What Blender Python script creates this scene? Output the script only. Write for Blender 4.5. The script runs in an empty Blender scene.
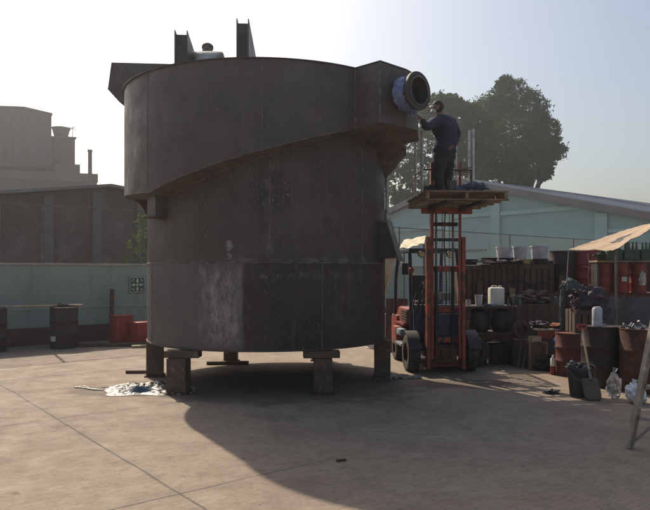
import bpy, bmesh, math, random
from mathutils import Vector, Matrix, Euler, noise
R = math.radians
rnd = random.Random(7)
scene = bpy.context.scene
col = scene.collection
F = 650.0; EYE = 1.7; HOR = 270.0
def P(x, y, d):            # a point seen at (x,y) of the photo, d metres ahead
    return Vector(((x-325)/F*d, d, EYE+(HOR-y)/F*d))
def G(x, y):               # ground point
    d = EYE*F/(y-HOR); return Vector(((x-325)/F*d, d, 0))

# ------------------------------------------------------------------ materials
def mat(name, color, rough=.6, metal=0, c2=None, scale=3.0, lo=.4, hi=.62, c3=None, s3=14.0, lo3=.58, hi3=.7,
        bump=0.0, bscale=40.0, stretch=(1,1,1), coat=0, spec=.5, trans=0, detail=6):
    m = bpy.data.materials.new(name); m.use_nodes = True
    nt = m.node_tree; N = nt.nodes; L = nt.links
    b = N['Principled BSDF']
    b.inputs['Roughness'].default_value = rough
    b.inputs['Metallic'].default_value = metal
    b.inputs['Specular IOR Level'].default_value = spec
    b.inputs['Coat Weight'].default_value = coat
    b.inputs['Transmission Weight'].default_value = trans
    tc = N.new('ShaderNodeTexCoord'); mp = N.new('ShaderNodeMapping')
    mp.inputs['Scale'].default_value = stretch
    L.new(tc.outputs['Object'], mp.inputs['Vector'])
    oi = N.new('ShaderNodeObjectInfo'); ad = N.new('ShaderNodeVectorMath'); ad.operation = 'ADD'
    mu = N.new('ShaderNodeMath'); mu.operation = 'MULTIPLY'; mu.inputs[1].default_value = 37.0
    L.new(oi.outputs['Random'], mu.inputs[0]); L.new(mp.outputs[0], ad.inputs[0]); L.new(mu.outputs[0], ad.inputs[1])
    vec = ad.outputs[0]
    def ns(s, d=detail):
        n = N.new('ShaderNodeTexNoise'); n.inputs['Scale'].default_value = s; n.inputs['Detail'].default_value = d
        n.inputs['Roughness'].default_value = .62
        L.new(vec, n.inputs['Vector']); return n.outputs['Fac']
    def mr(src, a, c, o0=0., o1=1.):
        r = N.new('ShaderNodeMapRange'); r.inputs['From Min'].default_value = a; r.inputs['From Max'].default_value = c
        r.inputs['To Min'].default_value = o0; r.inputs['To Max'].default_value = o1
        L.new(src, r.inputs['Value']); return r.outputs['Result']
    def mix(f, a, c):
        x = N.new('ShaderNodeMix'); x.data_type = 'RGBA'
        L.new(f, x.inputs['Factor'])
        for s, v in ((6, a), (7, c)):
            if hasattr(v, 'is_linked'): L.new(v, x.inputs[s])
            else: x.inputs[s].default_value = (*v, 1)
        return x.outputs[2]
    c2 = c2 or tuple(v*.72 for v in color)
    out = mix(mr(ns(scale), lo, hi), color, c2)
    if c3: out = mix(mr(ns(s3), lo3, hi3), out, c3)
    L.new(out, b.inputs['Base Color'])
    L.new(mr(ns(scale*2.3), .3, .7, max(.05, rough-.1), min(1, rough+.12)), b.inputs['Roughness'])
    if bump:
        bp = N.new('ShaderNodeBump'); bp.inputs['Strength'].default_value = bump; bp.inputs['Distance'].default_value = .01
        L.new(ns(bscale, 4), bp.inputs['Height']); L.new(bp.outputs[0], b.inputs['Normal'])
    m['out'] = 1
    return m
M = {}
M['steel'] = mat('tank_steel', (.088,.078,.070), .5, .3, (.060,.045,.041), 1.3, c3=(.115,.07,.05), s3=5, lo3=.56, hi3=.75, bump=.25, bscale=9)
M['steel_dark'] = mat('dark_steel', (.07,.06,.055), .55, .3, (.045,.037,.034), 3, c3=(.11,.06,.04), s3=8, bump=.2, bscale=20)
M['floor_rust'] = mat('floor_rust', (.13,.09,.068), .75, .1, (.07,.05,.042), 3, c3=(.20,.14,.10), s3=7, bump=.3)
M['weld'] = mat('weld', (.24,.22,.20), .55, .2, (.08,.065,.058), 12, bump=.6, bscale=60)
M['blockw'] = mat('block', (.13,.083,.052), .8, 0, (.075,.05,.034), 4, c3=(.2,.17,.14), s3=12, bump=.4, bscale=30)
M['pallet'] = mat('pallet_wood', (.32,.22,.13), .8, 0, (.2,.13,.075), 4, bump=.4, bscale=30, stretch=(1,1,1))
M['oldwood'] = mat('old_wood', (.12,.08,.055), .85, 0, (.06,.042,.032), 5, bump=.4, bscale=30, stretch=(3,3,.6))
M['lightwood'] = mat('light_wood', (.45,.36,.25), .8, 0, (.33,.25,.16), 5, bump=.3)
M['rust'] = mat('rusty_steel', (.12,.05,.03), .8, .2, (.055,.028,.02), 4, c3=(.2,.1,.06), s3=10, bump=.4, bscale=25)
M['darkdrum'] = mat('dark_drum', (.026,.019,.019), .55, .2, (.045,.024,.02), 3, c3=(.12,.07,.05), s3=9, lo3=.62, hi3=.72, bump=.2)
M['reddrum'] = mat('red_drum', (.30,.035,.028), .5, 0, (.2,.03,.022), 3, c3=(.12,.04,.03), s3=8, lo3=.6, hi3=.7, bump=.15)
M['redplastic'] = mat('red_plastic', (.34,.03,.025), .45, 0, (.24,.025,.02), 3)
M['orange'] = mat('lift_orange', (.36,.07,.03), .5, 0, (.2,.045,.025), 4, c3=(.05,.035,.03), s3=9, lo3=.5, hi3=.62, bump=.1)
M['liftred'] = mat('lift_red', (.33,.045,.027), .45, 0, (.2,.035,.025), 4, c3=(.05,.035,.03), s3=10, lo3=.54, hi3=.64)
M['navy'] = mat('lift_navy', (.045,.055,.11), .5, .1, (.03,.03,.045), 5, c3=(.08,.06,.05), s3=15, lo3=.6, hi3=.7)
M['bluegrey'] = mat('step_grey', (.2,.24,.29), .6, 0, (.12,.13,.15), 6)
M['black'] = mat('black_parts', (.025,.024,.024), .6, 0, (.045,.04,.036), 6)
M['tyre'] = mat('tyre', (.035,.032,.03), .85, 0, (.075,.065,.055), 5, bump=.5, bscale=30)
M['grey'] = mat('grey_metal', (.22,.21,.2), .5, .5, (.14,.13,.12), 6)
M['pipe'] = mat('galvanised', (.70,.70,.67), .4, .2, (.4,.4,.38), 8)
M['whitepl'] = mat('white_plastic', (.74,.71,.62), .45, 0, (.62,.57,.47), 4)
M['pail'] = mat('pail_plastic', (.58,.58,.6), .5, 0, (.42,.42,.44), 5, c3=(.3,.29,.28), s3=10, lo3=.62, hi3=.7)
M['yellowpl'] = mat('yellow_pan', (.5,.38,.13), .6, 0, (.32,.24,.1), 5)
M['tarp'] = mat('tan_tarp', (.36,.26,.17), .8, 0, (.27,.19,.12), 3, c3=(.24,.18,.13), s3=7, lo3=.6, hi3=.72, bump=.4, bscale=14)
M['brownsheet'] = mat('brown_sheet', (.17,.12,.09), .9, 0, (.10,.07,.055), 5, bump=.4)
M['orangecloth'] = mat('orange_cloth', (.34,.13,.06), .9, 0, (.22,.08,.045), 5, bump=.4)
M['beige'] = mat('beige_cloth', (.62,.54,.38), .85, 0, (.5,.43,.3), 3, bump=.3, bscale=10)
M['ink'] = mat('ink', (.05,.05,.055), .8)
M['bluewrap'] = mat('blue_wrap', (.10,.15,.32), .5, 0, (.20,.25,.42), 9, bump=.5, bscale=30)
M['jacket'] = mat('jacket', (.075,.095,.095), .9, 0, (.06,.075,.07), 5, bump=.5, bscale=30)
M['darkcloth'] = mat('dark_cloth', (.05,.035,.045), .9, 0, (.09,.07,.08), 6, bump=.5, bscale=30)
M['bluecloth'] = mat('blue_cloth', (.12,.17,.24), .9, 0, (.07,.1,.15), 6, bump=.5, bscale=30)
M['bluebag'] = mat('blue_bag', (.10,.15,.42), .4, 0, (.07,.1,.3), 6, bump=.3)
M['greenpl'] = mat('green_plastic', (.05,.11,.065), .5, 0, (.03,.07,.045), 6)
M['glassgreen'] = mat('green_bottle', (.08,.15,.09), .25, 0, (.05,.1,.06), 6)
M['label'] = mat('label_paper', (.6,.58,.5), .7, 0, (.45,.43,.38), 9)
M['labelgreen'] = mat('label_green', (.06,.25,.17), .7)
M['foil'] = mat('crumpled_film', (.10,.10,.105), .42, .0, (.32,.32,.32), 14, c3=(.04,.035,.03), s3=9, lo3=.48, hi3=.54, bump=.6, bscale=20)
M['whitebag'] = mat('white_bag', (.72,.73,.75), .35, 0, (.55,.56,.58), 9, bump=.4, bscale=20)
M['clearbag'] = mat('clear_bag', (.75,.75,.75), .15, .0, (.55,.54,.53), 9, trans=.8, bump=.6, bscale=20)
M['skin'] = mat('skin', (.30,.16,.10), .55, 0, (.25,.13,.085), 10)
M['hair'] = mat('hair', (.02,.015,.012), .7)
M['navyshirt'] = mat('navy_shirt', (.035,.035,.075), .9, 0, (.02,.02,.045), 7, bump=.6, bscale=25)
M['trousers'] = mat('dark_trousers', (.03,.028,.035), .9, 0, (.018,.017,.02), 7, bump=.6, bscale=25)
M['greyshirt'] = mat('grey_shirt', (.66,.63,.58), .9, 0, (.52,.5,.46), 7, bump=.6, bscale=25)
M['cap'] = mat('cap', (.20,.14,.10), .9)
M['leather'] = mat('leather', (.05,.035,.025), .6)
M['sign_green'] = mat('sign_green', (.02,.10,.055), .45, 0, (.025,.085,.05), 6)
M['sign_white'] = mat('sign_white', (.72,.72,.62), .5)
M['alu'] = mat('ladder_wood', (.33,.27,.21), .7, 0, (.22,.175,.14), 6, c3=(.45,.42,.38), s3=14, bump=.3)
M['fence'] = mat('fence_steel', (.17,.16,.155), .6, .4, (.12,.1,.09), 6)
M['factory'] = mat('factory_sheet', (.075,.08,.095), .7, 0, (.06,.063,.075), .15, c3=(.05,.052,.06), s3=.5, stretch=(1.6,1.6,.12))
M['factory_dark'] = mat('factory_band', (.10,.095,.095), .8, 0, (.075,.07,.07), .3)
M['brick'] = mat('brick_wall', (.105,.075,.068), .9, 0, (.08,.055,.05), .5, c3=(.14,.115,.105), s3=1.5, lo3=.5, hi3=.7)
M['pilaster'] = mat('pilaster', (.15,.135,.13), .9, 0, (.115,.1,.095), 1)
M['glass'] = mat('window_glass', (.07,.075,.08), .15)
M['teal_bldg'] = mat('teal_render', (.30,.44,.415), .85, 0, (.26,.39,.37), .3, c3=(.23,.33,.31), s3=1.2, lo3=.58, hi3=.75)
M['trim'] = mat('teal_trim', (.35,.50,.47), .85, 0, (.31,.45,.42), .5)
M['fascia'] = mat('fascia', (.21,.185,.185), .7, 0, (.16,.14,.14), .5)
M['earth'] = mat('earth', (.12,.1,.08), .95, 0, (.09,.075,.06), .3)
M['bark'] = mat('bark', (.09,.065,.05), .95, 0, (.055,.04,.03), 2, bump=.5)
M['stone'] = mat('rubble', (.3,.27,.23), .9, 0, (.2,.18,.15), 8, bump=.5)
M['amber'] = mat('amber_lens', (.6,.35,.08), .3)
M['chrome'] = mat('lamp_lens', (.6,.55,.35), .2, .3)

def leafmat(name, a, b):
    m = bpy.data.materials.new(name); m.use_nodes = True; nt = m.node_tree; N = nt.nodes; L = nt.links
    for n in list(N): N.remove(n)
    o = N.new('ShaderNodeOutputMaterial'); d = N.new('ShaderNodeBsdfDiffuse'); t = N.new('ShaderNodeBsdfTranslucent')
    mx = N.new('ShaderNodeMixShader'); mx.inputs[0].default_value = .3
    g = N.new('ShaderNodeNewGeometry'); cm = N.new('ShaderNodeMix'); cm.data_type = 'RGBA'
    cm.inputs[6].default_value = (*a,1); cm.inputs[7].default_value = (*b,1)
    L.new(g.outputs['Random Per Island'], cm.inputs['Factor'])
    L.new(cm.outputs[2], d.inputs[0]); L.new(cm.outputs[2], t.inputs[0])
    L.new(d.outputs[0], mx.inputs[1]); L.new(t.outputs[0], mx.inputs[2]); L.new(mx.outputs[0], o.inputs[0])
    return m
M['leaf'] = leafmat('leaf_dark', (.020,.062,.008), (.055,.125,.018))
M['leaf_light'] = leafmat('leaf_light', (.13,.18,.045), (.24,.28,.08))

# node helpers for the special materials
class NT:
    def __init__(s, m):
        s.m = m; s.N = m.node_tree.nodes; s.L = m.node_tree.links
        g = s.N.new('ShaderNodeNewGeometry'); s.pos = g.outputs['Position']
    def val(s, t, v):
        if isinstance(v, (int, float)): t.default_value = v
        elif isinstance(v, tuple): t.default_value = v if len(v) == len(t.default_value) else (*v, 1)
        else: s.L.new(v, t)
    def m_(s, op, a, b=0., c=None):
        n = s.N.new('ShaderNodeMath'); n.operation = op; s.val(n.inputs[0], a); s.val(n.inputs[1], b)
        if c is not None: s.val(n.inputs[2], c)
        return n.outputs[0]
    def dot(s, v, w):
        n = s.N.new('ShaderNodeVectorMath'); n.operation = 'DOT_PRODUCT'; s.L.new(v, n.inputs[0]); n.inputs[1].default_value = w
        return n.outputs['Value']
    def noise(s, sc, det=6, vec=None, stretch=None, rough=.6):
        v = vec or s.pos
        if stretch:
            mp = s.N.new('ShaderNodeMapping'); mp.inputs['Scale'].default_value = stretch
            s.L.new(v, mp.inputs[0]); v = mp.outputs[0]
        n = s.N.new('ShaderNodeTexNoise'); n.inputs['Scale'].default_value = sc; n.inputs['Detail'].default_value = det
        n.inputs['Roughness'].default_value = rough; s.L.new(v, n.inputs['Vector']); return n.outputs['Fac']
    def mr(s, v, a, b, c=0., d=1.):
        n = s.N.new('ShaderNodeMapRange'); s.val(n.inputs[0], v)
        for i, q in enumerate((a, b, c, d)): n.inputs[i+1].default_value = q
        return n.outputs[0]
    def mix(s, f, a, b):
        n = s.N.new('ShaderNodeMix'); n.data_type = 'RGBA'; s.val(n.inputs[0], f); s.val(n.inputs[6], a); s.val(n.inputs[7], b)
        return n.outputs[2]
    def sep(s, v):
        n = s.N.new('ShaderNodeSeparateXYZ'); s.L.new(v, n.inputs[0]); return n.outputs
def newmat(name):
    m = bpy.data.materials.new(name); m.use_nodes = True; return m

# concrete yard --------------------------------------------------------------
UD = (.62,-.785,0); VD = (.785,.62,0)
m = newmat('concrete_yard'); q = NT(m); bs = q.N['Principled BSDF']
base = q.mix(q.mr(q.noise(.35, 8), .35, .65), (.295,.226,.162), (.198,.148,.106))
base = q.mix(q.m_('MULTIPLY', q.mr(q.noise(1.7, 10, rough=.75), .42, .66), .8), base, (.345,.272,.20))
base = q.mix(q.m_('MULTIPLY', q.mr(q.noise(.9, 10, rough=.7), .53, .68), .65), base, (.16,.125,.10))
base = q.mix(q.m_('MULTIPLY', q.mr(q.noise(40, 4), .5, .8), .5), base, (.16,.14,.12))
pu = q.m_('ADD', q.dot(q.pos, UD), q.m_('MULTIPLY', q.noise(1.3, 3), .06))
pv = q.m_('ADD', q.dot(q.pos, VD), q.m_('MULTIPLY', q.noise(1.1, 3), .06))
vo = q.N.new('ShaderNodeTexVoronoi'); vo.feature = 'DISTANCE_TO_EDGE'; vo.inputs['Scale'].default_value = .33
wv_ = q.N.new('ShaderNodeVectorMath'); wv_.operation = 'ADD'; nz_ = q.N.new('ShaderNodeTexNoise'); nz_.inputs['Scale'].default_value = 2.0; nz_.inputs['Detail'].default_value = 6
q.L.new(q.pos, nz_.inputs['Vector']); q.L.new(q.pos, wv_.inputs[0]); q.L.new(nz_.outputs['Color'], wv_.inputs[1]); q.L.new(wv_.outputs[0], vo.inputs['Vector'])
crk = q.m_('MULTIPLY', q.mr(vo.outputs['Distance'], .0008, .003, 1, 0), q.mr(q.noise(.5, 3), .52, .58))
base = q.mix(q.m_('MULTIPLY', crk, .75), base, (.07,.055,.045))
mpr = q.N.new('ShaderNodeMapping'); mpr.inputs['Rotation'].default_value = (0,0,-math.atan2(.62,.785)); q.L.new(q.pos, mpr.inputs[0])
fine = q.noise(1.0, 8, vec=mpr.outputs[0], stretch=(4.5,30,1), rough=.7)
base = q.mix(q.mr(fine, .42, .62, 0, .42), base, (.135,.095,.068))
fine2 = q.noise(9, 10, rough=.8)
base = q.mix(q.mr(fine2, .50, .64, 0, .6), base, (.12,.092,.07))
base = q.mix(q.mr(q.noise(28, 8, rough=.8), .58, .68, 0, .6), base, (.42,.35,.28))
br = q.m_('SINE', q.m_('MULTIPLY', pv, 130.0))            # broom marks
br = q.m_('MULTIPLY', q.mr(br, -1, 1), q.mr(q.noise(1.0, 4), .4, .7, 0, .16))
base = q.mix(br, base, (.17,.145,.12))
def joint(c, off, sp):
    f = q.m_('DIVIDE', q.m_('SUBTRACT', c, off), sp)
    f = q.m_('ABSOLUTE', q.m_('SUBTRACT', f, q.m_('ROUND', f)))
    return q.m_('MULTIPLY', f, sp)
jd = q.m_('MINIMUM', joint(pu, -4.53, 3.17), joint(pv, 2.23, 6.8))
jfade = q.mr(q.sep(q.pos)[0], -.9, .6, 1, .12)
jm = q.mr(q.m_('ADD', jd, q.m_('MULTIPLY', q.m_('SUBTRACT', q.noise(30, 5, rough=.8), .5), .016)), .006, .014, 1, 0)
for (tv, tw) in ((3.4,.10),(4.9,.10),(6.3,.09),(.2,.10)):      # rubber tyre tracks
    dd = q.m_('ABSOLUTE', q.m_('SUBTRACT', q.m_('ADD', q.m_('MULTIPLY', q.dot(q.pos,(.93,.36,0)), 1.0), q.m_('MULTIPLY', q.noise(.25,2), 2.2)), tv))
    tm = q.m_('MULTIPLY', q.mr(dd, tw*.6, tw, 1, 0), q.mr(q.noise(7, 8, rough=.8), .45, .62, 0, .42))
    base = q.mix(tm, base, (.12,.095,.08))
halo = q.m_('MULTIPLY', q.mr(jd, .01, .16, .35, 0), jfade)
jm = q.m_('MULTIPLY', jm, jfade)
base = q.mix(q.m_('MULTIPLY', halo, q.mr(q.noise(3), .4, .6)), base, (.14,.115,.095))
base = q.mix(q.m_('MULTIPLY', jm, q.mr(q.noise(.6,4), .35, .6, .45, .9)), base, (.045,.037,.03))
# dark reddish-brown patches under the tank and by the clutter
xyz = q.sep(q.pos)
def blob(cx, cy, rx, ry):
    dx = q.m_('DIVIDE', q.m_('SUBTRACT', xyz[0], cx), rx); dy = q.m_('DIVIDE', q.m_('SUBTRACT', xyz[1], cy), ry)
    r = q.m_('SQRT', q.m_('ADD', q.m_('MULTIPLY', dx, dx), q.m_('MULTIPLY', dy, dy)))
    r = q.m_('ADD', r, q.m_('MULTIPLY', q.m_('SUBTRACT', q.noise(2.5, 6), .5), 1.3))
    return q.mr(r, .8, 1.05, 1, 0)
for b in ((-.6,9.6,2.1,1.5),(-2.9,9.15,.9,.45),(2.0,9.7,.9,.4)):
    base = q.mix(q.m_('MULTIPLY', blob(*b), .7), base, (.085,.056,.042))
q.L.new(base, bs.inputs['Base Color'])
q.L.new(q.mr(q.noise(3), .3, .7, .75, .95), bs.inputs['Roughness'])
bp = q.N.new('ShaderNodeBump'); bp.inputs['Strength'].default_value = .35; bp.inputs['Distance'].default_value = .01
h = q.m_('SUBTRACT', q.m_('ADD', q.noise(55, 5), q.m_('MULTIPLY', q.noise(6, 4), .8)), q.m_('MULTIPLY', jm, 1.5))
q.L.new(h, bp.inputs['Height']); q.L.new(bp.outputs[0], bs.inputs['Normal'])
M['concrete'] = m

# tank shell: dark primer with scuffs --------------------------------------
TC = Vector((-.93, 10.6, 0))
m = newmat('tank_shell'); q = NT(m); bs = q.N['Principled BSDF']
x, y, z = q.sep(q.pos)[:3]
lx = q.m_('ADD', x, .93)
c = q.mix(q.mr(q.noise(1.1, 12, rough=.72), .38, .62), (.120,.094,.088), (.042,.028,.026))
c = q.mix(q.m_('MULTIPLY', q.mr(q.noise(2.2, 8, stretch=(1,1,.25), rough=.7), .52, .75), .6), c, (.125,.082,.065))
c = q.mix(q.m_('MULTIPLY', q.mr(q.noise(6, 8, stretch=(1.5,1.5,.12), rough=.7), .5, .8), .5), c, (.05,.04,.036))
c = q.mix(q.m_('MULTIPLY', q.mr(q.noise(17, 8, stretch=(.5,.5,1.2), rough=.75), .6, .74), .55), c, (.19,.17,.155))
def plate(x0, x1, z0, z1):
    a = q.m_('MULTIPLY', q.mr(lx, x0, x0+.004), q.mr(lx, x1, x1-.004))
    return q.m_('MULTIPLY', q.m_('MULTIPLY', a, q.m_('MULTIPLY', q.mr(z, z0, z0+.004), q.mr(z, z1, z1-.004))), q.mr(y, 10.0, 10.1, 1, 0))
for (a_, tint, f_) in (((-2,-.18,.5,1.8), (.18,.165,.16), .42), ((-.18,2,.5,1.8), (.03,.02,.019), .6), ((-2,.04,1.8,3.6), (.10,.075,.062), .35), ((.04,2,1.8,3.6), (.05,.042,.038), .3)):
    c = q.mix(q.m_('MULTIPLY', plate(*a_), f_), c, tint)
rv = q.m_('MULTIPLY', q.mr(q.noise(14, 10, stretch=(1,1,.05), rough=.8), .54, .66), q.mr(q.noise(1.4, 4), .45, .6))
c = q.mix(q.m_('MULTIPLY', rv, .7), c, (.19,.125,.095))
gr0 = q.m_('MULTIPLY', q.mr(q.noise(26, 10, stretch=(1,1,.5), rough=.85), .56, .62), q.mr(q.noise(1.1, 6, rough=.7), .44, .6))
c = q.mix(q.m_('MULTIPLY', gr0, .65), c, (.33,.30,.28))
vr = q.N.new('ShaderNodeTexVoronoi'); vr.inputs['Scale'].default_value = 5.5; q.L.new(q.pos, vr.inputs['Vector'])
c = q.mix(q.m_('MULTIPLY', q.m_('MULTIPLY', q.mr(vr.outputs['Distance'], .02, .06, 1, 0), q.mr(q.noise(2.5, 4), .55, .6)), .35), c, (.28,.26,.24))
def rect(cx, hw, cz, hz, nf, soft=.12):
    dx = q.m_('SUBTRACT', q.m_('ABSOLUTE', q.m_('SUBTRACT', lx, cx)), hw)
    dz = q.m_('SUBTRACT', q.m_('ABSOLUTE', q.m_('SUBTRACT', z, cz)), hz)
    d = q.m_('ADD', q.m_('MAXIMUM', dx, dz), q.m_('MULTIPLY', q.m_('SUBTRACT', q.noise(nf, 8, rough=.7), .5), .35))
    fr = q.mr(y, 10.0, 10.1, 1, 0)
    return q.m_('MULTIPLY', q.mr(d, -soft, soft*.3, 1, 0), fr)
streak = q.mr(q.noise(9, 8, stretch=(1,1,.35), rough=.8), .42, .60)
c = q.mix(q.m_('MULTIPLY', q.m_('MULTIPLY', rect(-.47,.29,1.22,.52,4), streak), .95), c, (.34,.315,.305))
c = q.mix(q.m_('MULTIPLY', q.m_('MULTIPLY', rect(.55,1.0,1.62,.05,7,.08), streak), .6), c, (.21,.19,.175))
c = q.mix(q.m_('MULTIPLY', q.m_('MULTIPLY', rect(.18,.06,2.5,.6,7,.06), streak), .6), c, (.22,.2,.18))
c = q.mix(q.m_('MULTIPLY', q.m_('MULTIPLY', rect(.0,1.5,1.83,.015,9,.04), streak), .75), c, (.24,.22,.2))
c = q.mix(q.m_('MULTIPLY', rect(-.36,.035,1.98,.10,12,.03), .8), c, (.28,.28,.26))
c = q.mix(q.m_('MULTIPLY', q.m_('MULTIPLY', rect(.95,.35,2.5,.55,3,.3), streak), .4), c, (.15,.09,.065))
q.L.new(c, bs.inputs['Base Color']); bs.inputs['Metallic'].default_value = .25
q.L.new(q.mr(q.noise(3), .3, .7, .42, .68), bs.inputs['Roughness'])
bp = q.N.new('ShaderNodeBump'); bp.inputs['Strength'].default_value = .6; bp.inputs['Distance'].default_value = .03
q.L.new(q.m_('ADD', q.noise(2.2, 3), q.m_('MULTIPLY', q.noise(30, 4), .15)), bp.inputs['Height']); q.L.new(bp.outputs[0], bs.inputs['Normal'])
M['shell'] = m

lm = M['shell'].copy(); lm.name = 'launder_paint'; M['launder'] = lm
pb = lm.node_tree.nodes['Principled BSDF']; src = pb.inputs['Base Color'].links[0].from_socket
mxn = lm.node_tree.nodes.new('ShaderNodeMix'); mxn.data_type = 'RGBA'; mxn.inputs[0].default_value = .3; mxn.inputs[7].default_value = (.095,.088,.082,1)
lm.node_tree.links.new(src, mxn.inputs[6]); lm.node_tree.links.new(mxn.outputs[2], pb.inputs['Base Color'])
# yard wall: weathered teal paint --------------------------------------------
m = newmat('yard_wall_paint'); q = NT(m); bs = q.N['Principled BSDF']
c = q.mix(q.mr(q.noise(.8, 8), .35, .65), (.30,.375,.325), (.245,.305,.265))
c = q.mix(q.m_('MULTIPLY', q.mr(q.noise(3, 8, stretch=(1,1,.15), rough=.7), .5, .72), .6), c, (.14,.17,.15))
c = q.mix(q.m_('MULTIPLY', q.mr(q.noise(5, 8, rough=.75), .6, .72), .5), c, (.32,.36,.33))
q.L.new(c, bs.inputs['Base Color']); bs.inputs['Roughness'].default_value = .88
bp = q.N.new('ShaderNodeBump'); bp.inputs['Strength'].default_value = .3; bp.inputs['Distance'].default_value = .01
q.L.new(q.noise(30, 4), bp.inputs['Height']); q.L.new(bp.outputs[0], bs.inputs['Normal'])
M['wallpaint'] = m
M['wallbase'] = mat('red_base_paint', (.11,.038,.034), .85, 0, (.07,.032,.03), 2, c3=(.2,.1,.085), s3=6, bump=.2)
M['wallcap'] = mat('wall_cap', (.40,.39,.35), .85, 0, (.3,.29,.26), 4)

# corrugated roof
m = newmat('ribbed_roof'); q = NT(m); bs = q.N['Principled BSDF']
c = q.mix(q.mr(q.noise(.5, 6), .35, .65), (.30,.33,.38), (.23,.25,.29))
q.L.new(c, bs.inputs['Base Color']); bs.inputs['Roughness'].default_value = .5; bs.inputs['Metallic'].default_value = .2
M['roof'] = m

# ------------------------------------------------------------------ mesh builder
class MB:
    def __init__(s): s.bm = bmesh.new()
    def box(s, c, size, rz=0, rx=0, ry=0, bev=0, taper=1.0):
        r = bmesh.ops.create_cube(s.bm, size=1.0); vs = r['verts']
        for v in vs:
            t = taper if v.co.z > 0 else 1.0
            v.co = Vector((v.co.x*size[0]*t, v.co.y*size[1]*t, v.co.z*size[2]))
        if bev:
            es = list({e for v in vs for e in v.link_edges})
            rr = bmesh.ops.bevel(s.bm, geom=es, offset=bev, segments=2, affect='EDGES', profile=.6)
            vs = list({v for v in rr['verts']} | {v for v in vs if v.is_valid})
        mt = Matrix.Translation(c) @ Euler((rx, ry, rz)).to_matrix().to_4x4()
        for v in vs: v.co = mt @ v.co
        return s
    def cyl(s, p0, p1, r0, r1=None, seg=12, caps=True):
        r1 = r0 if r1 is None else r1
        p0 = Vector(p0); p1 = Vector(p1); d = (p1-p0); L = d.length
        if L < 1e-6: return s
        rot = d.to_track_quat('Z', 'Y').to_matrix()
        ra = []; rb = []
        for i in range(seg):
            a = 2*math.pi*i/seg; o = Vector((math.cos(a), math.sin(a), 0))
            ra.append(s.bm.verts.new(p0+rot@(o*r0))); rb.append(s.bm.verts.new(p1+rot@(o*r1)))
        for i in range(seg):
            j = (i+1) % seg; s.bm.faces.new((ra[i], ra[j], rb[j], rb[i]))
        if caps: s.bm.faces.new(list(reversed(ra))); s.bm.faces.new(rb)
        return s
    def tube(s, pts, r, seg=6):
        for a, b in zip(pts, pts[1:]): s.cyl(a, b, r, seg=seg)
        return s
    def lathe(s, prof, c=(0,0,0), seg=28, axis=None, a0=0, a1=2*math.pi):
        c = Vector(c); full = abs(a1-a0-2*math.pi) < 1e-5
        rot = Vector(axis).to_track_quat('Z', 'Y').to_matrix() if axis else Matrix.Identity(3)
        n = seg if full else seg+1; rings = []
        for r, z in prof:
            ring = []
            for i in range(n):
                a = a0+(a1-a0)*i/seg
                ring.append(s.bm.verts.new(c+rot@Vector((math.cos(a)*r, math.sin(a)*r, z))))
            rings.append(ring)
        for A, B in zip(rings, rings[1:]):
            for i in range(seg):
                j = (i+1) % n; s.bm.faces.new((A[i], A[j], B[j], B[i]))
        return s
    def prism(s, poly, z0, z1):
        z0 = z0 if isinstance(z0, (list, tuple)) else [z0]*len(poly); z1 = z1 if isinstance(z1, (list, tuple)) else [z1]*len(poly)
        a = [s.bm.verts.new((p[0], p[1], z)) for p, z in zip(poly, z0)]; b = [s.bm.verts.new((p[0], p[1], z)) for p, z in zip(poly, z1)]
        n = len(poly)
        for i in range(n):
            j = (i+1) % n; s.bm.faces.new((a[i], a[j], b[j], b[i]))
        s.bm.faces.new(list(reversed(a))); s.bm.faces.new(b); return s
    def slab(s, pts, thick):         # free polygon with thickness along its normal
        pts = [Vector(p) for p in pts]; n = (pts[1]-pts[0]).cross(pts[2]-pts[0]).normalized()*thick
        a = [s.bm.verts.new(p) for p in pts]; b = [s.bm.verts.new(p+n) for p in pts]; k = len(pts)
        for i in range(k):
            j = (i+1) % k; s.bm.faces.new((a[i], a[j], b[j], b[i]))
        s.bm.faces.new(list(reversed(a))); s.bm.faces.new(b); return s
    def blob(s, c, size, n=3, amp=.15, freq=2.0, rot=0, seed=0):
        r = bmesh.ops.create_icosphere(s.bm, subdivisions=n, radius=1.0)
        rm = Matrix.Rotation(rot, 3, 'Z')
        for v in r['verts']:
            d = 1+amp*noise.noise(v.co*freq+Vector((seed*7.1, seed*3.3, seed)))*2
            w = v.co*d; v.co = rm@Vector((w.x*size[0], w.y*size[1], w.z*size[2]))+Vector(c)
        return s
    def build(s, name, material, parent=None, smooth=False, loc=None, rz=0):
        bmesh.ops.recalc_face_normals(s.bm, faces=s.bm.faces[:])
        me = bpy.data.meshes.new(name); s.bm.to_mesh(me); s.bm.free()
        if smooth:
            for p in me.polygons: p.use_smooth = True
            try: me.set_sharp_from_angle(angle=R(38))
            except Exception: pass
        me.materials.append(material)
        o = bpy.data.objects.new(name, me); col.objects.link(o)
        if parent: o.parent = parent
        if loc is not None: o.location = loc
        o.rotation_euler.z = rz
        return o
def tag(o, label=None, cat=None, group=None, kind=None):
    if label: o['label'] = label
    if cat: o['category'] = cat
    if group: o['group'] = group
    if kind: o['kind'] = kind
    return o
def thing(name, loc, label, cat, group=None, rz=0):
    o = bpy.data.objects.new(name, None); col.objects.link(o); o.location = loc; o.rotation_euler.z = rz
    o.empty_display_size = .1
    return tag(o, label, cat, group)
def copy_tree(o, parent=None):
    c = o.copy(); col.objects.link(c); c.parent = parent
    for ch in [x for x in bpy.data.objects if x.parent == o]: copy_tree(ch, c)
    return c
def dup(o, loc, label, rz=None, scale=None):
    c = copy_tree(o); c.location = loc; c['label'] = label
    if rz is not None: c.rotation_euler.z = rz
    if scale: c.scale = scale
    return c
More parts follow.
